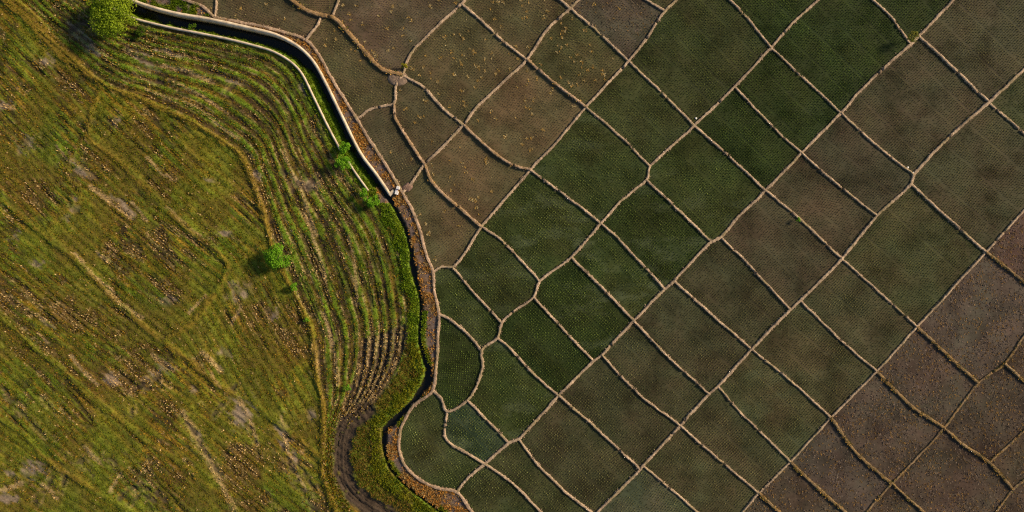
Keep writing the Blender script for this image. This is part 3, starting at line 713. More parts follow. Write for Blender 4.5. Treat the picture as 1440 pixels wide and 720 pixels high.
SEEDS = [  # seed point, properties, look, strip, place
 ((275,-4), BROWN, 'brown rice plot corner above the grassy canal bank at the top edge', 0, 0),
 ((375,20), mixp(BROWN, DUSK, .5, fleck=6), 'plain brown rice plot above the bend of the canal at the top edge', 0, 0),
 ((450,6), mixp(BROWN, DUSK, .4, fleck=4), 'tiny brown triangular rice plot at the top edge beside orange bund', 0, 0),
 ((560,45), dict(BROWN, soil=(.090,.068,.047), fleck=22), 'large brown rice plot at the top edge right of the orange bund', 0, 0),
 ((495,105), mixp(BROWN, OLIVE, .6, fleck=10), 'olive brown rice plot with rounded corner between canal wall and orange bund', 0, 0),
 ((800,-2), BROWN, 'tiny brown', 2, 1), ((720,28), mixp(BROWN, OLIVE, .55, fleck=30), 'brown speckled', 2, 2), ((650,100), mixp(BROWN, OLIVE, .4, fleck=34), 'brown straw-flecked', 2, 3), ((600,165), mixp(BROWN, DUSK, .45, fleck=10), 'small brown', 2, 4), ((550,205), mixp(BROWN, DUSK, .65, fleck=4), 'dull brown', 2, 5),
 ((930,2), OLIVE, 'tiny olive', 3, 1), ((862,35), dict(BROWN, soil=(.072,.056,.044), fleck=4, lines=1), 'purplish brown', 3, 2), ((810,80), mixp(BROWN, GREEN, .45, fleck=40), 'straw-flecked olive', 3, 3), ((740,160), dict(BROWN, fleck=22), 'brown straw-flecked', 3, 4), ((665,240), dict(BROWN, fleck=26), 'brown straw-flecked', 3, 5), ((625,310), mixp(BROWN, OLIVE, .35, fleck=12), 'dull brown', 3, 6),
 ((1088,15), DKGREEN, 'dark green', 4, 1), ((985,80), mixp(DKGREEN, OLIVE, .35), 'large dark green', 4, 2), ((905,160), mixp(GREEN, OLIVE, .3), 'dark green', 4, 3), ((830,235), mixp(GREEN, OLIVE, .12, a=.4), 'dark green', 4, 4), ((757,312), dict(GREEN, a=.75), 'mottled green', 4, 5), ((700,385), mixp(DKGREEN, BROWN, .12, a=.45), 'dark green', 4, 6), ((655,430), dict(GREEN, a=.4), 'green', 4, 7), ((645,510), dict(DKGREEN, a=.2), 'rounded dark green', 4, 8), ((600,620), mixp(GREEN, OLIVE, .3, a=.35), 'dark green rice plot with rounded outer bund in the lower bend of the ditch', 0, 0),
 ((1285,12), DKGREEN, 'dark green', 5, 1), ((1185,70), DKGREEN, 'large dark green', 5, 2), ((1105,140), dict(DKGREEN, a=.25), 'dark green', 5, 3), ((1050,190), DKGREEN, 'dark green', 5, 4), ((990,260), dict(GREEN, a=.5), 'green', 5, 5), ((920,325), dict(DKGREEN, a=.55), 'dark green', 5, 6), ((868,380), dict(GREEN, a=.7), 'mottled green', 5, 7), ((815,430), dict(DKGREEN, a=.55), 'dark green', 5, 8), ((768,485), dict(DKGREEN, a=.1), 'dark green', 5, 9), ((720,550), dict(GREEN, a=.75), 'mottled green', 5, 10), ((665,605), dict(GREEN, soil=(.035,.047,.028), a=.9), 'small milky green rice plot above the plot in the ditch bend', 0, 0),
 ((1390,50), mixp(DUSK, OLIVE, .5), 'brownish olive', 6, 1), ((1285,150), mixp(DUSK, OLIVE, .35), 'large brownish', 6, 2), ((1205,230), DUSK, 'brownish', 6, 3), ((1155,290), mixp(DUSK, BROWN, .2, fleck=0), 'brown', 6, 4), ((1095,350), mixp(DUSK, BROWN, .12, fleck=0), 'dull brown', 6, 5), ((1030,410), mixp(DUSK, GREEN, .25, a=.1), 'dusky', 6, 6), ((975,470), mixp(DUSK, GREEN, .25, a=.2), 'dusky', 6, 7), ((920,525), mixp(DUSK, GREEN, .3, a=.2), 'dusky', 6, 8), ((870,585), mixp(DUSK, GREEN, .3, a=.1), 'dusky', 6, 9), ((815,640), mixp(DUSK, GREEN, .35, a=.2), 'dusky green', 6, 10), ((755,680), mixp(DUSK, GREEN, .6, a=.15), 'dark', 6, 11), ((695,700), mixp(DUSK, GREEN, .7, a=.3), 'dark', 6, 12),
 ((1428,150), mixp(OLIVE, GREEN, .45), 'olive green', 7, 1), ((1370,230), mixp(DUSK, OLIVE, .6), 'large brownish olive', 7, 2), ((1290,360), mixp(OLIVE, GREEN, .25), 'large olive', 7, 3), ((1205,440), mixp(OLIVE, DUSK, .3), 'olive', 7, 4), ((1145,505), mixp(OLIVE, DUSK, .1, a=.35), 'olive', 7, 5), ((1085,575), dict(OLIVE, a=.45), 'olive', 7, 6), ((1035,620), mixp(OLIVE, DUSK, .3), 'olive', 7, 7), ((975,660), mixp(OLIVE, DUSK, .15), 'olive', 7, 8), ((905,700), dict(OLIVE, soil=(.062,.064,.042), a=.6), 'pale olive', 7, 9),
 ((1420,340), dict(TILL, soil=(.072,.046,.038)), 'reddish brown', 8, 1), ((1375,440), dict(TILL, soil=(.074,.056,.046)), 'large greyish brown', 8, 2), ((1300,530), TILL, 'brown', 8, 3), ((1240,600), TILL, 'brown', 8, 4), ((1175,655), dict(TILL, soil=(.062,.048,.040)), 'greyish brown', 8, 5), ((1110,695), dict(TILL, soil=(.062,.048,.036)), 'brown', 8, 6), ((1068,712), dict(TILL, soil=(.06,.047,.035)), 'tiny brown', 8, 7),
 ((1432,500), dict(TILL, soil=(.060,.042,.031)), 'small reddish brown', 9, 1), ((1390,580), dict(TILL, soil=(.054,.040,.031)), 'dark brown', 9, 2), ((1330,670), dict(TILL, soil=(.062,.045,.035)), 'brown', 9, 4), ((1245,710), dict(TILL, soil=(.058,.042,.031)), 'brown', 9, 5), ((1420,645), dict(TILL, soil=(.060,.044,.031)), 'brown', 9, 3), ((1430,708), dict(TILL, soil=(.058,.042,.031)), 'brown tilled plot in the lower right corner of the photo', 0, 0),
]
ORD = ['', 'first', 'second', 'third', 'fourth', 'fifth', 'sixth', 'seventh', 'eighth', 'ninth', 'tenth', 'eleventh', 'twelfth']
plot_of = []
def flat_poly(name, poly, z):
    bm = bmesh.new()
    f = bm.faces.new([bm.verts.new(p) for p in W(poly, z)])
    bm.normal_update()
    if f.normal.z < 0: f.normal_flip()
    bmesh.ops.triangulate(bm, faces=bm.faces[:])
    me = bpy.data.meshes.new(name); bm.to_mesh(me); bm.free(); return me

def clod_mesh(P, size, colr, h):
    n = len(P); P3 = W(P, 0.0); k = 5
    az = np.arange(k) / k * 2 * np.pi + rng.random((n, 1)) * 6
    r = size[:, None] * (.6 + .8 * rng.random((n, k)))
    V = np.empty((n, k + 1, 3))
    V[:, :k, 0] = P3[:, None, 0] + r * np.cos(az); V[:, :k, 1] = P3[:, None, 1] + r * np.sin(az); V[:, :k, 2] = -.03
    V[:, k, 0] = P3[:, 0] + (rng.random(n) - .5) * size; V[:, k, 1] = P3[:, 1] + (rng.random(n) - .5) * size; V[:, k, 2] = h
    i = np.arange(k); tri = np.c_[i, (i + 1) % k, np.full(k, k)]
    F = (np.arange(n)[:, None, None] * (k + 1) + tri).reshape(-1, 3)
    C = np.repeat(colr[:, None, :], k + 1, 1).reshape(-1, 3)
    return V.reshape(-1, 3), F, C

def frame_hit(poly):
    b = np.array(poly); c = np.clip(b, (0, 0), (1440, 720))
    return (np.abs(b - c).max(1) < .01).any()

nrow_total = 0
for fi, poly in enumerate(plots):
    sd_ = None
    for s in SEEDS:
        if inside(np.array([s[0]]), poly)[0]: sd_ = s; break
    if sd_ is None:
        if frame_hit(poly): print('PLOT without seed', poly.mean(0), area(poly))
        pr, look, strip, place = (TILL if poly[:, 0].mean() > 1300 and poly[:, 1].mean() > 330 else DUSK), None, 0, 0
        if not frame_hit(poly): look = 'x'
    else: _, pr, look, strip, place = sd_
    seen = frame_hit(poly)
    zw = 0.0 + 0.05 * hsh(fi, 3, 1.7)
    if pr is TILL or pr['seed'] is None: zw = 0.03
    if not seen:      # land beyond the frame: joined to the surroundings, no thing of its own
        plot_of.append((poly, pr, None, zw)); continue
    noun = 'tilled plot' if pr['seed'] is None else 'rice plot'
    lab = look if strip == 0 else f'{look} {noun} in the {ORD[strip]} strip from the canal, {ORD[place]} from the top'
    me = flat_poly('paddy_plot', poly, zw)
    o = obj('paddy_plot', me, M['paddy'], label=lab, cat='paddy plot', group='tilled plots' if pr['seed'] is None else 'planted rice plots')
    o.color = (*(np.array(pr['soil']) * (1.0 if pr['seed'] is None else 1.0)), pr['a'])
    plot_of.append((poly, pr, o, zw))
    # rows follow the plot's long straight sides
    P = np.asarray(poly); best = None
    for ang in np.linspace(0, math.pi / 2, 46):
        c_, s_ = math.cos(ang), math.sin(ang)
        uu = P @ np.array([c_, s_]); vv = P @ np.array([-s_, c_]); A = np.ptp(uu) * np.ptp(vv)
        if best is None or A < best[0]: best = (A, ang)
    ang = best[1]
    if abs(area(poly)) < 2500: ang = math.radians(45)
    c_, s_ = math.cos(ang), math.sin(ang)
    ax = np.array([c_, s_]); ay = np.array([-s_, c_])
    uu = P @ ax; vv = P @ ay
    if pr['seed'] is not None:
        sp = 3.15
        us_ = np.arange(uu.min(), uu.max(), sp)
        vs_ = []; v_ = vv.min(); k = 0; skip = random.randint(9, 15)
        while v_ < vv.max():
            vs_.append(v_); k += 1; v_ += sp + (2.3 if k % skip == 0 else 0)
        vs_ = np.array(vs_)
        U, V_ = np.meshgrid(us_, vs_)
        U = U + 1.1 * (vn(U / 40, V_ / 9, fi) - .5) * 2; V_ = V_ + 1.6 * (vn(U / 30, V_ / 30, fi + 9) - .5)
        q = U.ravel()[:, None] * ax + V_.ravel()[:, None] * ay
        q += (rng.random(q.shape) - .5) * .35
        q = q[inside(q, P)]
        q = q[(q[:, 0] > -20) & (q[:, 0] < 1460) & (q[:, 1] > -20) & (q[:, 1] < 740)]
        if len(q):
            d = dist_poly(q, P, closed=True)
            lf = .5 * fbm(q[:, 0] / 34, q[:, 1] / 34, fi * 1.3, 3) + .5 * fbm((q @ ax) / 60, (q @ ay) / 11, fi * 1.7, 2)
            keep = (d > 4.2) & (rng.random(len(q)) < pr['dens'] * (.7 + .35 * sst(.25, .5, lf)))
            q, lf, d = q[keep], lf[keep], d[keep]
            # yellower hills in poor patches, darker and greener ones along the margins
            seedc = np.array(pr['seed']) * (0.45 + 1.1 * lf)[:, None]
            yl = sst(.55, .75, fbm(q[:, 0] / 22, q[:, 1] / 22, fi * 2.1 + 5, 3))[:, None]
            seedc = seedc * (1 - yl * .5) + np.array([.12, .105, .028]) * yl * .5
            fr = (sst(20, 6, d + 10 * (lf - .5)) * .55)[:, None]
            seedc = seedc * (1 - fr) + np.array([.10, .15, .045]) * fr
            seedc = seedc * (.85 + .3 * rng.random((len(q), 1)))
            sz = pr['size'] * (.85 + .3 * rng.random(len(q))) * (.8 + .4 * lf)
            tufts('rice_seedlings', q, zw, 6, .06 * sz, .12 * sz, .030 * sz, seedc, parent=o, base=.015)
    if pr.get('fleck'):
        nf = int(pr['fleck'] * abs(area(P)) / 9000)
        q = np.c_[rng.uniform(P[:, 0].min(), P[:, 0].max(), nf * 4 + 8), rng.uniform(P[:, 1].min(), P[:, 1].max(), nf * 4 + 8)]
        q = q[inside(q, P)][:max(nf, 1)]
        if len(q):
            q = q[dist_poly(q, P, closed=True) > 6]
        if len(q):
            rep = rng.integers(3, 9, len(q)); q = np.repeat(q, rep, 0) + rng.normal(0, 1.1, (rep.sum(), 2))
            cc = np.where(rng.random((len(q), 1)) < .6, np.array([.38, .24, .07]), np.array([.42, .33, .16])) * (.6 + .6 * rng.random((len(q), 1)))
            tufts('loose_straw', q, zw + .02, 5, .14, .05, .032, cc, parent=o, mat=M['straw'])
    if pr['seed'] is None or pr.get('lines'):
        A = abs(area(P)); n = int(A / (3.2 if pr['seed'] is None else 12))
        q = np.c_[rng.uniform(P[:, 0].min(), P[:, 0].max(), n * 2), rng.uniform(P[:, 1].min(), P[:, 1].max(), n * 2)]
        q = q[inside(q, P)]; q = q[(q[:, 0] < 1465) & (q[:, 1] < 745) & (q[:, 1] > -25)]
        if len(q):
            q = q[dist_poly(q, P, closed=True) > 3.5]
            cl = fbm(q[:, 0] / 13, q[:, 1] / 13, fi, 3)
            q = q[rng.random(len(q)) < .30 + .9 * sst(.38, .58, cl)]
            u_ = q @ ax; v_ = q @ ay
            sc_ = fbm(u_ / 16, v_ / 5, fi + 2, 2)
            size = .045 + .10 * rng.random(len(q)) ** 2; h = (.012 + .07 * rng.random(len(q)) ** 1.5) * (.6 + .8 * sc_)
            cc = np.array(pr['soil'])[None] * 1.2 * (.40 + 1.25 * rng.random((len(q), 1)) ** 1.4) * (.8 + .4 * sc_[:, None])
            cc = np.where(rng.random((len(q), 1)) < .10, cc * np.array([1.7, 1.35, .8]), cc)
            v3, F3, C3 = clod_mesh(q, size, cc, h); v3[:, 2] += zw
            obj('soil_clods', make_mesh('soil_clods', v3, F3, C3), M['clod'], parent=o, kind='stuff')
            m = rng.random(len(q)) < .22
            pq = q[m]; cs = np.where((rng.random((m.sum(), 1)) < .5), np.array([.26, .155, .05]), np.array([.19, .15, .11])) * (.6 + .7 * rng.random((m.sum(), 1)))
            tufts('loose_straw', pq, zw + .03, 4, .16, .04, .022, cs, parent=o, mat=M['straw'])

# unseen margins of the surveyed land
mv = [(p, pr, z) for p, pr, o, z in plot_of if o is None]
if mv:
    bm = bmesh.new()
    for p, pr, z in mv:
        f = bm.faces.new([bm.verts.new(v) for v in W(p, -.03)]); f.normal_update()
        if f.normal.z < 0: f.normal_flip()
    bmesh.ops.triangulate(bm, faces=bm.faces[:])
    me = bpy.data.meshes.new('field_margin'); bm.to_mesh(me); bm.free()
    obj('field_margin', me, M['land'], kind='structure', label='farmland just beyond the surveyed plots', cat='ground')

# ------------------------------------------------------------------ bunds
STY = {'mud': ((.35, .255, .168), .18, 0), 'bank': ((.32, .225, .15), .18, 0), 'dry': ((.27, .17, .085), .27, .8), 'dryish': ((.32, .22, .14), .26, .2),
       'straw': ((.19, .130, .066), .22, 1.6), 'strawthin': ((.19, .130, .072), .13, .7)}
bund_seed = 0
def bund(pts, width, style, label, group, notch):
    global bund_seed
    bund_seed += 1; sd_ = bund_seed * 7.13
    base, H, tuft = STY[style]
    c = resample(pts, 1.5)
    c = c[(c[:, 0] > -30) & (c[:, 0] < 1475) & (c[:, 1] > -32) & (c[:, 1] < 752)]
    if len(c) < 4: return
    n = len(c); s = np.arange(n) * 1.5
    width = width * (.65 if style in ('mud', 'bank', 'dryish', 'dry') else .68)
    c = c + np.c_[vn(s / 14, s * 0, sd_) - .5, vn(s / 14, s * 0, sd_ + 4) - .5] * 1.1 + np.c_[vn(s / 3.2, s * 0, sd_ + 8) - .5, vn(s / 3.2, s * 0, sd_ + 9) - .5] * .45
    d = np.gradient(c, axis=0); d /= np.linalg.norm(d, axis=1)[:, None] + 1e-9
    nr = np.c_[-d[:, 1], d[:, 0]]
    prof = np.array([-.64, -.54, -.47, -.05, .3, .47, .54, .64]); hz = np.array([-.3, .80, .97, 1.0, 1.0, .97, .80, -.3])
    w = width * (.80 + .24 * vn(s / 9, s * 0, sd_ + 1) + .14 * vn(s / 2.2, s * 0, sd_ + 2))
    h = H * (.78 + .3 * vn(s / 10, s * 0, sd_ + 3) + .14 * vn(s / 2.5, s * 0, sd_ + 5))
    gap = np.ones(n); rough = np.zeros(n)
    for k in range(notch):
        p = s[-1] * (.12 + .76 * hsh(k, 5, sd_)); gap = np.minimum(gap, sst(.6, 1.9, abs(s - p)) * .92 + .08); rough = np.maximum(rough, sst(6, 1.5, abs(s - p)))
    h = h * gap
    m = len(prof)
    off = prof[None, :] * (w * (.9 + .28 * (rng.random(n) - .5)))[:, None] + (rng.random((n, m)) - .5) * .75
    V = W(c[:, None, :] + nr[:, None, :] * off[..., None], 0)
    V[..., 2] = hz[None] * h[:, None] + (rng.random((n, m)) - .5) * (.03 + .12 * rough[:, None])
    V[:, 0, 2] = V[:, -1, 2] = -.08
    gx_, gy_ = c[:, 0], c[:, 1]
    tone = (.72 + .5 * vn(s / 12, s * 0, sd_ + 11) + .22 * (vn(s / 2.4, s * 0, sd_ + 12) - .5))
    C = np.array(base)[None, None] * tone[:, None, None] * (.70 + .55 * rng.random((n, m, 1)) ** 1.5) * (1 - .5 * rough[:, None, None] * rng.random((n, m, 1)))
    if style in ('dry', 'dryish', 'straw', 'strawthin'):
        og = sst(.4, .7, fbm(s / 9, s * 0, sd_ + 13))[:, None, None]
        C = C * (1 - og * .6) + np.array([.26, .16, .06]) * og * .5
    else:
        gg = sst(.60, .8, fbm(s / 18, s * 0, sd_ + 14))[:, None, None]
        C = C * (1 - gg * .45) + np.array([.21, .17, .07]) * gg * .45
    I = (np.arange(n - 1)[:, None] * m + np.arange(m - 1)[None]).ravel()
    F = np.c_[I, I + 1, I + m + 1, I + m]
    # wind faces upward
    o = obj('earth_bund', make_mesh('earth_bund', V.reshape(-1, 3), F[:, ::-1], C.reshape(-1, 3), smooth=False), M['bund'], label=label, cat='earth bund', group=group)
    # crumbs of mud slumped along both feet
    kc = int(n * (1.5 if style == 'mud' else 1.0)); tc_ = rng.integers(0, n, kc); sdc = np.where(rng.random(kc) < .5, -1, 1)
    qc = c[tc_] + nr[tc_] * (sdc * (.34 + .34 * rng.random(kc)) * w[tc_])[:, None] + rng.normal(0, .5, (kc, 2))
    vc, fc, cc_ = clod_mesh(qc, .04 + .07 * rng.random(kc), np.array(base)[None] * (.45 + .7 * rng.random((kc, 1))), h[tc_] * (.35 + .75 * rng.random(kc)))
    obj('mud_clods', make_mesh('mud_clods', vc, fc, cc_), M['bund'], parent=o, kind='stuff')
    if tuft > 0:
        k = int(n * 1.5 * tuft * width / 5 * 1.6)
        t = rng.integers(0, n, k); q = c[t] + nr[t] * (rng.normal(0, .36, k) * width)[:, None]
        keep = rng.random(k) < .08 + .95 * sst(.42, .62, fbm(s[t] / 10, s[t] * 0, sd_ + 20)); q = q[keep]; t = t[keep]
        kind = rng.random((len(q), 1))
        cc = np.where(kind < .55, np.array([.48, .30, .085]), np.where(kind < .8, np.array([.26, .20, .05]), np.array([.12, .13, .025]))) * (.6 + .7 * rng.random((len(q), 1)))
        tufts('dry_grass', q, h[t] * .75, 6, .13, .13, .028, cc, parent=o, mat=M['straw'])
    elif style == 'mud':
        k = int(n * .25); t = rng.integers(0, n, k); side = np.where(rng.random(k) < .5, -1, 1)
        q = c[t] + nr[t] * (side * (.55 + .25 * rng.random(k)) * width)[:, None]
        cc = np.where(rng.random((k, 1)) < .5, np.array([.07, .09, .02]), np.array([.17, .13, .045])) * (.6 + .6 * rng.random((k, 1)))
        tufts('dry_grass', q, .04, 5, .09, .11, .022, cc, parent=o)

LONGLAB = {'canal': 'long curving earth bund along the canal and ditch beside the rice plots', 'a': 'earth bund bounding the first strip of plots, through the earth mound',
 'b': 'long earth bund between the second and third strips of plots', 'c': 'long earth bund between the third and fourth strips of plots', 'd': 'long earth bund between the fourth and fifth strips of plots',
 'e': 'long earth bund between the fifth and sixth strips of plots', 'f': 'long earth bund between the sixth and seventh strips of plots', 'g': 'long earth bund between the planted and the tilled plots',
 'h': 'long thin straw-coloured bund between the two tilled strips', 'i': 'thin straw-coloured bund cutting the lower right corner'}
for c_, sm in zip(CH, smooth_right[:len(CH)]):
    bund(sm, c_[4], c_[5], LONGLAB[c_[0]], 'long bunds between strips', {'canal': 0, 'h': 1, 'i': 0}.get(c_[0], 3))
cnt = {}
ONE_LAB = ['short earth bund closing the brown plot beside the canal bank at the top', 'wide orange grassy bund running from the top edge to the earth mound', 'short earth bund rising to the top edge from the orange bund', 'short earth bund joining the orange bund to the canal side']
for x_, sm in zip(X, smooth_right[len(CH):]):
    st_ = x_[0]; cnt[st_] = cnt.get(st_, 0) + 1; k = cnt[st_]
    kindw = 'straw-covered bund' if x_[5].startswith('straw') else 'earth bund'
    lab = ONE_LAB[k - 1] if st_ == 1 else f'short {kindw} across the {ORD[st_]} strip from the canal, {ORD[k]} from the top'
    bund(sm, x_[4], x_[5], lab, 'cross bunds', (2 if x_[5] == 'mud' else 1) if len(sm) > 12 else 0)

# earth mound where the bunds meet
def mound(name, cx, cy, rx, ry, h, colr, mat, ang=0, rings=7, seg=28, seed=3, **kw):
    V, C = [], []
    for r in range(rings + 1):
        f = r / rings
        for k in range(seg if r else 1):
            a = 2 * math.pi * k / seg
            rr = f * (.78 + .5 * float(vn(np.array(2 + 1.4 * math.cos(a)), np.array(2 + 1.4 * math.sin(a)), seed)))
            px = rr * rx * math.cos(a); py = rr * ry * math.sin(a)
            px, py = px * math.cos(ang) - py * math.sin(ang), px * math.sin(ang) + py * math.cos(ang)
            z = h * (1 - f ** 3) + (random.random() - .5) * .06 - (.08 if r == rings else 0)
            V.append(W((cx + px, cy + py), z)); C.append(np.array(colr) * (.75 + .5 * random.random()))
    F = [(0, 1 + k, 1 + (k + 1) % seg) for k in range(seg)]
    for r in range(1, rings):
        b = 1 + (r - 1) * seg
        for k in range(seg):
            k2 = (k + 1) % seg; F.append((b + k, b + seg + k, b + seg + k2)); F.append((b + k, b + seg + k2, b + k2))
    F = np.array(F)[:, ::-1]
    return obj(name, make_mesh(name, np.array(V), F, np.array(C)), mat, **kw)
mound('earth_mound', 559, 110, 15, 12, .20, (.19, .135, .095), M['bund'], ang=.3, label='trampled brown earth mound where the orange bund meets three others', cat='earth mound')
mound('earth_mound', 572, 264, 9, 6, .22, (.18, .115, .085), M['bund'], ang=-.6, seed=8, label='small reddish earth mound beside the sluice at the canal wall end', cat='earth mound')

# ------------------------------------------------------------------ canal walls
def wall(pts, width, top, bottom, label, foot=None):
    c = resample(pts, 2.0); n = len(c)
    d = np.gradient(c, axis=0); d /= np.linalg.norm(d, axis=1)[:, None]; nr = np.c_[-d[:, 1], d[:, 0]]
    s = np.arange(n) * 2.0
    w = width * (.94 + .12 * vn(s / 5, s * 0, width))
    V = np.empty((n, 4, 3))
    tz = top + .02 * (vn(s / 30, s * 0, 5) - .5)
    for k, (sg, z) in enumerate(((-.5, None), (.5, None), (.5, bottom), (-.5, bottom))):
        V[:, k] = W(c + nr * (sg * w)[:, None], 0); V[:, k, 2] = tz if z is None else z
    I = np.arange(n - 1) * 4; F = []
    for k in range(4):
        k2 = (k + 1) % 4; F.append(np.c_[I + k, I + k2, I + 4 + k2, I + 4 + k])
    F = np.vstack(F); F = np.vstack([F, [[0, 3, 2, 1]], [[4 * (n - 1) + k for k in range(4)]]])
    me = make_mesh('canal_wall', V.reshape(-1, 3), F)
    bm = bmesh.new(); bm.from_mesh(me); bmesh.ops.recalc_face_normals(bm, faces=bm.faces[:]); bm.to_mesh(me); bm.free()
    o = obj('canal_wall', me, M['concrete'], label=label, cat='canal wall')
    return o
wr = wall(WALL_R, 4.0, .34, -1.3, 'long pale concrete canal wall on the paddy side with hooked lower end')
ft = W([(549.5, 276.5), (547.3, 272.2), (553.2, 266.6), (556.2, 269.6)], .35)
bm = bmesh.new(); top = [bm.verts.new(p) for p in ft]; bot = [bm.verts.new((p[0], p[1], -1.3)) for p in ft]
bm.faces.new(top); bm.faces.new(bot[::-1])
for k in range(4): bm.faces.new((top[k], bot[k], bot[(k + 1) % 4], top[(k + 1) % 4]))
bmesh.ops.recalc_face_normals(bm, faces=bm.faces[:]); me = bpy.data.meshes.new('end_return'); bm.to_mesh(me); bm.free()
obj('end_return', me, M['concrete'], parent=wr)
wall(WALL_L, 2.8, .22, -.9, 'long narrow concrete canal wall on the stubble field side')
wall(WALL_L2, 2.6, .20, -.8, 'short piece of concrete canal wall between two green bushes')

# sluice at the end of the wall
def box(bm, c, sx, sy, z0, z1, ang):
    ca, sa = math.cos(ang), math.sin(ang); vs = []
    for z in (z0, z1):
        for ux, uy in ((-1, -1), (1, -1), (1, 1), (-1, 1)):
            dx, dy = ux * sx / 2, uy * sy / 2
            vs.append(bm.verts.new((c[0] + dx * ca - dy * sa, c[1] + dx * sa + dy * ca, z)))
    for f in ((3, 2, 1, 0), (4, 5, 6, 7), (0, 1, 5, 4), (1, 2, 6, 5), (2, 3, 7, 6), (3, 0, 4, 7)): bm.faces.new([vs[k] for k in f])
def box_obj(name, items, mat, parent, bevel=.015):
    bm = bmesh.new()
    for it in items: box(bm, *it)
    bmesh.ops.bevel(bm, geom=bm.edges[:], offset=bevel, segments=1, affect='EDGES')
    me = bpy.data.meshes.new(name); bm.to_mesh(me); bm.free(); return obj(name, me, mat, parent=parent)
sl = obj('sluice_gate', None, label='small pale sluice gate with two concrete posts at the canal wall end', cat='sluice gate')
p1, p2 = W((560.5, 264.5)), W((558.5, 271.5)); pm = (p1 + p2) / 2; an = math.atan2(p2[1] - p1[1], p2[0] - p1[0])
box_obj('post', [(p1, .30, .30, -.3, .55, an)], M['plaster'], sl); box_obj('post', [(p2, .34, .30, -.3, .50, an)], M['plaster'], sl)
box_obj('gate_plate', [(pm, .42, .05, -.3, .38, an)], M['steel'], sl, .006)
box_obj('lintel', [((pm[0] - .13, pm[1] - .03, 0), .56, .12, .38, .46, an)], M['steel'], sl, .01)

# ------------------------------------------------------------------ trees and bushes
def tree(name, px, py, r_px, h, label, cat, c1, c2, leaves, leaf=.13, clumps=26, squash=.75, trunk=True, group=None, seed=1, zbase=0.0, lean=(0, 0)):
    rg = np.random.default_rng(seed)
    R = r_px * S
    # the crown stands where the ray through (px,py) meets its middle height
    f = (CAM_H - h * .6) / CAM_H
    base = W((px, py)) * f; base[2] = zbase
    root = obj(name, None, label=label, cat=cat, group=group); root.location = base
    cz = h - R * squash if h > R * squash * 1.2 else h * .5
    cen_ = []
    for k in range(clumps):
        v = rg.normal(size=3); v /= np.linalg.norm(v); v[2] = abs(v[2]) * 1.0 - .25 * (rg.random() < .35)
        rad = .62 + .26 * rg.random()
        cen_.append((v[0] * R * rad, v[1] * R * rad, cz + v[2] * R * squash * rad, R * (.24 + .17 * rg.random())))
    cen_.append((0, 0, cz + .1, R * .5))
    n = leaves; ci = rg.integers(0, len(cen_), n); CC = np.array(cen_)[ci]
    d = rg.normal(size=(n, 3)); d /= np.linalg.norm(d, axis=1)[:, None]; d[:, 2] = np.where(d[:, 2] < -.3, -d[:, 2], d[:, 2])
    rr = .45 + .6 * rg.random(n) ** .6
    P = CC[:, :3] + d * (CC[:, 3] * rr)[:, None]
    P[:, 2] = np.maximum(P[:, 2], .05)
    ax_ = rg.normal(size=(n, 3)); ax_[:, 2] *= .6; ax_ /= np.linalg.norm(ax_, axis=1)[:, None]
    nn = d + .7 * rg.normal(size=(n, 3)); bx = np.cross(nn, ax_); bx /= np.linalg.norm(bx, axis=1)[:, None] + 1e-9
    L_ = leaf * (.6 + .8 * rg.random(n))[:, None]
    V = np.stack([P - ax_ * L_ * .5, P + bx * L_ * .28, P + ax_ * L_ * .5, P - bx * L_ * .28], 1)
    tone = rg.random((len(cen_), 1))[ci] * .6 + rg.random((n, 1)) * .4
    C = np.array(c1) * (1 - tone) + np.array(c2) * tone
    me = make_mesh('crown', V.reshape(-1, 3), np.arange(n * 4).reshape(-1, 4), np.repeat(C, 4, 0))
    obj('crown', me, M['leaf'], parent=root)
    # trunk and limbs
    bm = bmesh.new()
    def limb(a, b, ra, rb, seg=6):
        a, b = Vector(a), Vector(b); q = (b - a).to_track_quat('Z', 'Y'); rings = []
        for p, r in ((a, ra), (a.lerp(b, .5) + Vector((rg.normal() * ra * .4, rg.normal() * ra * .4, 0)), (ra + rb) / 2), (b, rb)):
            rings.append([bm.verts.new(p + q @ Vector((math.cos(2 * math.pi * k / seg) * r, math.sin(2 * math.pi * k / seg) * r, 0))) for k in range(seg)])
        for r0, r1 in zip(rings[:-1], rings[1:]):
            for k in range(seg): bm.faces.new((r0[k], r0[(k + 1) % seg], r1[(k + 1) % seg], r1[k]))
    tr = max(.025, R * .06)
    limb((0, 0, -.15), (0, 0, cz * .55 + .05), tr, tr * .7)
    for k in range(0, min(len(cen_), 14)):
        limb((0, 0, cz * .5), cen_[k][:3], tr * .5, tr * .12, 5)
    me = bpy.data.meshes.new('trunk'); bm.to_mesh(me); bm.free()
    obj('trunk' if trunk else 'stems', me, M['bark'], parent=root)
    return root

YG1, YG2 = (.12, .20, .012), (.34, .42, .03)
BG1, BG2 = (.10, .26, .014), (.24, .46, .03)
DG1, DG2 = (.03, .07, .01), (.09, .14, .014)
tree('broadleaf_tree', 157, 18, 32, 2.6, 'large bright yellow-green tree above the canal bend at the top edge', 'tree', YG1, YG2, 9500, .17, 44, .7, seed=2)
tree('broadleaf_tree', 389, 361, 19, 1.5, 'small round bright green tree standing alone on the curved grass ridge', 'tree', BG1, BG2, 3800, .13, 24, .8, seed=3)
bs = 'bushes along the canal and ridges'
tree('bush', 413, 403, 7, .7, 'low green bush on the ridge just below the small round tree', 'bush', BG1, BG2, 600, .10, 9, .7, False, bs, 4)
tree('bush', 486, 208, 10, 1.0, 'bright green bush covering the broken end of the narrow canal wall', 'bush', BG1, BG2, 1300, .12, 12, .7, False, bs, 5)
tree('bush', 482, 230, 12, 1.1, 'largest bright green bush beside the narrow canal wall', 'bush', BG1, BG2, 1700, .12, 14, .7, False, bs, 6)
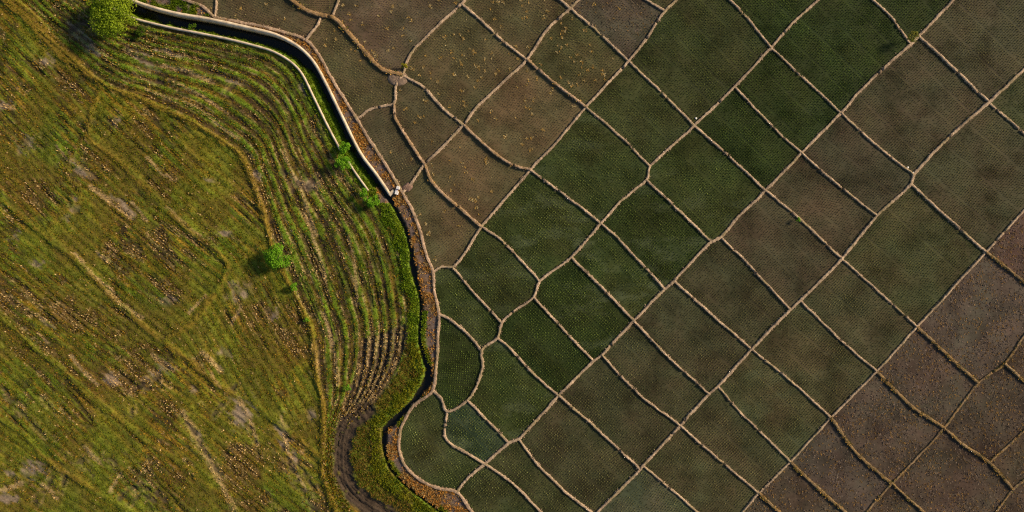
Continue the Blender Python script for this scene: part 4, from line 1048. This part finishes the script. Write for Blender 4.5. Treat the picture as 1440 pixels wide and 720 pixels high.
tree('bush', 513, 273, 8.5, .9, 'bright green bush at the lower end of the short wall piece', 'bush', BG1, BG2, 900, .12, 10, .7, False, bs, 7)
tree('bush', 525, 283, 10, .9, 'bright green bush at the ditch bank across from the hooked wall end', 'bush', BG1, BG2, 1200, .12, 12, .7, False, bs, 8)
tree('bush', 198, 46, 9, .6, 'dark low bush under the lower right side of the large tree', 'bush', DG1, DG2, 700, .12, 10, .6, False, bs, 9)
tree('bush', 267, 38, 8, .8, 'light green weed clump growing inside the canal', 'bush', (.06, .13, .01), (.14, .22, .02), 500, .11, 8, .7, False, bs, 10, zbase=-.5)
tree('bush', 431, 450, 4.5, .5, 'tiny green weed on the curved ridge in the lower half', 'bush', BG1, BG2, 260, .09, 6, .7, False, bs, 11)
tree('bush', 490, 545, 5, .5, 'tiny green weed among the stubble above the mud track', 'bush', BG1, BG2, 300, .10, 6, .7, False, bs, 12)
tree('bush', 1281, 53, 8.5, 1.3, 'small yellow-green bush at a bund junction near the top edge', 'bush', (.09, .13, .015), (.30, .27, .06), 420, .14, 9, .7, False, bs, 13, zbase=.15)
tree('bush', 1122, 309, 4, .45, 'tiny bright green weed on a bund among brownish plots', 'bush', BG1, BG2, 200, .09, 5, .7, False, bs, 14, zbase=.12)
tree('bush', 569, 93, 5, .5, 'small yellow-green weed on the bund above the earth mound', 'bush', (.22, .22, .012), (.36, .32, .02), 300, .10, 6, .7, False, bs, 15, zbase=.15)

# white scraps by the bunds
def scrap(px, py, r, label, seed):
    rg = np.random.default_rng(seed); bm = bmesh.new()
    bmesh.ops.create_icosphere(bm, subdivisions=2, radius=r)
    for v in bm.verts: v.co *= .75 + .5 * rg.random(); v.co.z *= .5
    me = bpy.data.meshes.new('white_scrap'); bm.to_mesh(me); bm.free()
    o = obj('white_scrap', me, M['scrap'], label=label, cat='scrap', group='white scraps by the bunds'); p = W((px, py)); o.location = (p[0], p[1], .1)
scrap(978.5, 166.5, .10, 'small white scrap in the large dark green plot above a junction', 1)
scrap(1276, 235.5, .09, 'white scrap on a short bund just up-left of a bund junction at right', 2)
scrap(1284, 243, .09, 'white scrap lying at the bund junction of the large right-hand plots', 3)

# ------------------------------------------------------------------ vegetation of the left land
def veg_on(P):
    c, z, r = left_maps(P); return c, z, r
# stubble hills on the rows
pts = []
for k in range(0, 520):
    pass
rows_s = np.arange(0, SU[-1], 2.5)
si = np.interp(rows_s, SU, np.arange(520)); tt = np.linspace(.015, .985, 34)
A_ = np.c_[np.interp(si, np.arange(520), SA[:, 0]), np.interp(si, np.arange(520), SA[:, 1])]
B_ = np.c_[np.interp(si, np.arange(520), SB[:, 0]), np.interp(si, np.arange(520), SB[:, 1])]
pst = (A_[:, None] * (1 - tt[None, :, None]) + B_[:, None] * tt[None, :, None]).reshape(-1, 2)
pin, lmask = [], []
for k, f in enumerate(lplots):
    a = LHEAD[k][0]; ca_, sa_ = math.cos(a), math.sin(a)
    fu = f @ np.array([ca_, sa_]); fv = f @ np.array([-sa_, ca_])
    uu, vv = np.meshgrid(np.arange(fu.min(), fu.max(), 2.5), np.arange(fv.min(), fv.max(), 3.7))
    p = np.c_[(uu * ca_ - vv * sa_).ravel(), (uu * sa_ + vv * ca_).ravel()]
    p = p[(p[:, 0] > -25) & (p[:, 1] > -25) & (p[:, 1] < 745)]; p = p[inside(p, f) & ~inside(p, strip_poly)]
    pin.append(p); lmask.append(np.full(len(p), k))
pin = np.vstack(pin); lmask = np.concatenate(lmask)
pst = pst[(pst[:, 0] > -25) & (pst[:, 1] > -25) & (pst[:, 1] < 745)]
AP = np.vstack([pst, pin]); AR = np.r_[np.full(len(pst), 100), lmask]
AP = AP + rng.normal(0, .42, AP.shape)
c, z, r = left_maps(AP)
dens = .85 - .55 * r['lawn'] + .3 * r['worn'] - .45 * r['bare'] - .9 * r['mud'] - .8 * r['rut'] - .55 * r['rg'] + .3 * r['st'] - .5 * r['wbank'] - .35 * sst(.5, .7, r['lowf'])
dens = dens * (.35 + .85 * sst(.3, .58, r['streak']))
dens = dens * np.where((r['worn'] + r['st']) > .45, 1.05, .62)
keep = (rng.random(len(AP)) < dens) & (~r['incanal']) & (~r['inpad']) & (r['wet'] < .3)
q, zz, reg = AP[keep], z[keep], AR[keep]
n = len(q); kk = rng.random((n, 1))
strawy = np.clip(.03 + .22 * sst(.45, .7, r['streak'][keep]) + .7 * r['st'][keep] + .6 * r['worn'][keep] + .3 * r['bare'][keep] - .25 * r['band'][keep], 0, 1)[:, None]
cs = np.where(kk < strawy, np.array([.50, .355, .155]), np.where(kk < strawy + .38, np.array([.24, .145, .018]), np.array([.125, .125, .011])))
cs = cs * (.6 + .75 * rng.random((n, 1)))
stv = np.clip(r['st'][keep] + r['worn'][keep], 0, 1)
for k, o in stub_objs.items():
    m = reg == k
    if m.any(): tufts('rice_stubble', q[m], zz[m], 6, .105 - .02 * stv[m], .17, .028 + .004 * stv[m], cs[m], parent=o, mat=M['straw'], base=.06)
# grass between the rows
G = np.c_[rng.uniform(-25, 640, 62000), rng.uniform(-25, 745, 62000)]
greg = np.full(len(G), -1); greg[inside(G, strip_poly)] = 100
for k, f in enumerate(lplots): greg[(greg != 100) & inside(G, f)] = k
G, greg = G[greg >= 0], greg[greg >= 0]
c, z, r = left_maps(G)
gd = .25 + .5 * r['lawn'] + .9 * sst(.42, .68, r['lowf']) + .5 * r['rg'] + .35 * r['band'] * r['instrip'] - .9 * r['bare'] - .9 * r['mw'] - r['mud'] - r['rut'] - .5 * r['st']
keep = (rng.random(len(G)) < gd) & (~r['incanal']) & (~r['inpad']) & (r['wet'] < .3) & (r['wbank'] < .6)
q, zz, reg, cc = G[keep], z[keep], greg[keep], c[keep]
gc = np.where(rng.random((len(q), 1)) < .5, np.array([.100, .150, .009]), np.array([.160, .148, .011]))
gc = (gc * .55 + cc * .6) * (.65 + .7 * rng.random((len(q), 1)))
for k, o in stub_objs.items():
    m = reg == k
    if m.any(): tufts('field_grass', q[m], zz[m], 5, .12, .09, .03, gc[m], parent=o)
# lush bank grass, dry bank grass
B = np.c_[rng.uniform(180, 700, 120000), rng.uniform(-25, 745, 120000)]
pre = (dist_poly(B, DITCH) < 62) | inside(B, canal_poly) | (dist_poly(B, canal_line) < 30) | (dist_poly(B, WALL_L) < 10)
B = B[pre]
c, z, r = left_maps(B)
lush = ((r['wbank'] > .35) | (r['incanal'] & (r['t'] > np.where(B[:, 1] < 95, .62 - .25 * (r['bb'] > .46), .40)))) & (~r['rbank']) & (~r['inpad']) & (r['wet'] < .8) & (r['mud'] < .3) & (r['dWall'] > 2.5)
lush |= (r['rbank'] & ((r['gr_side'] > .4) | (r['early'] & (r['bb'] > .4))) & (r['wet'] < .6) & (r['dWall'] > 3))
q, zz = B[lush], z[lush]
tone = fbm(q[:, 0] / 10, q[:, 1] / 10, 131)[:, None]
far = ((q[:, 1] > 480) & (q[:, 1] > 0))[:, None]
bc_ = np.array([.065, .155, .009]) * (1 - tone) + np.array([.24, .30, .018]) * tone
bc_ = np.where(far, bc_ * np.array([1.15, .82, 1.0]), bc_) * (.6 + .7 * rng.random((len(q), 1)))
bc_ = np.where((q[:, 1] < 100)[:, None], bc_ * .7, bc_)
tufts('bank_grass', q, zz, 6, .16, .22, .034, bc_, label='lush green grass on the canal and ditch banks', cat='grass')
dry = r['rbank'] & (~r['inpad']) & (r['wet'] < .8) & (r['dWall'] > 3.2) & (~lush) & (rng.random(len(B)) < .2 + .8 * sst(.44, .58, r['bb']))
q, zz = B[dry], z[dry]
kk = rng.random((len(q), 1))
dc = np.where(kk < .5, np.array([.46, .22, .045]), np.where(kk < .8, np.array([.36, .25, .10]), np.array([.16, .10, .05]))) * (.55 + .75 * rng.random((len(q), 1)))
tufts('dry_bank_grass', q, zz, 6, .16, .17, .034, dc, mat=M['straw'], label='dry orange grass on the bank beside the canal bund', cat='grass')
isl = (r['island'] | ((~r['instrip']) & (B[:, 0] > 462) & (B[:, 1] > 300) & (~r['incanal']))) & (~r['inpad']) & (r['mud'] < .3) & (r['wet'] < .4) & (~lush) & (~r['rbank'])
q, zz = B[isl], z[isl]; kk = rng.random((len(q), 1))
ic = np.where(kk < .5, np.array([.10, .12, .012]), np.array([.20, .13, .025])) * (.6 + .7 * rng.random((len(q), 1)))
tufts('tussock_grass', q, zz, 6, .14, .15, .03, ic, label='olive and brown tussock grass between mud track and ditch', cat='grass')
tot = sum(len(o.data.loop_triangles) if False else len(o.data.polygons) for o in bpy.data.objects if o.type == 'MESH')
print('POLYS', tot, 'OBJECTS', len(bpy.data.objects))
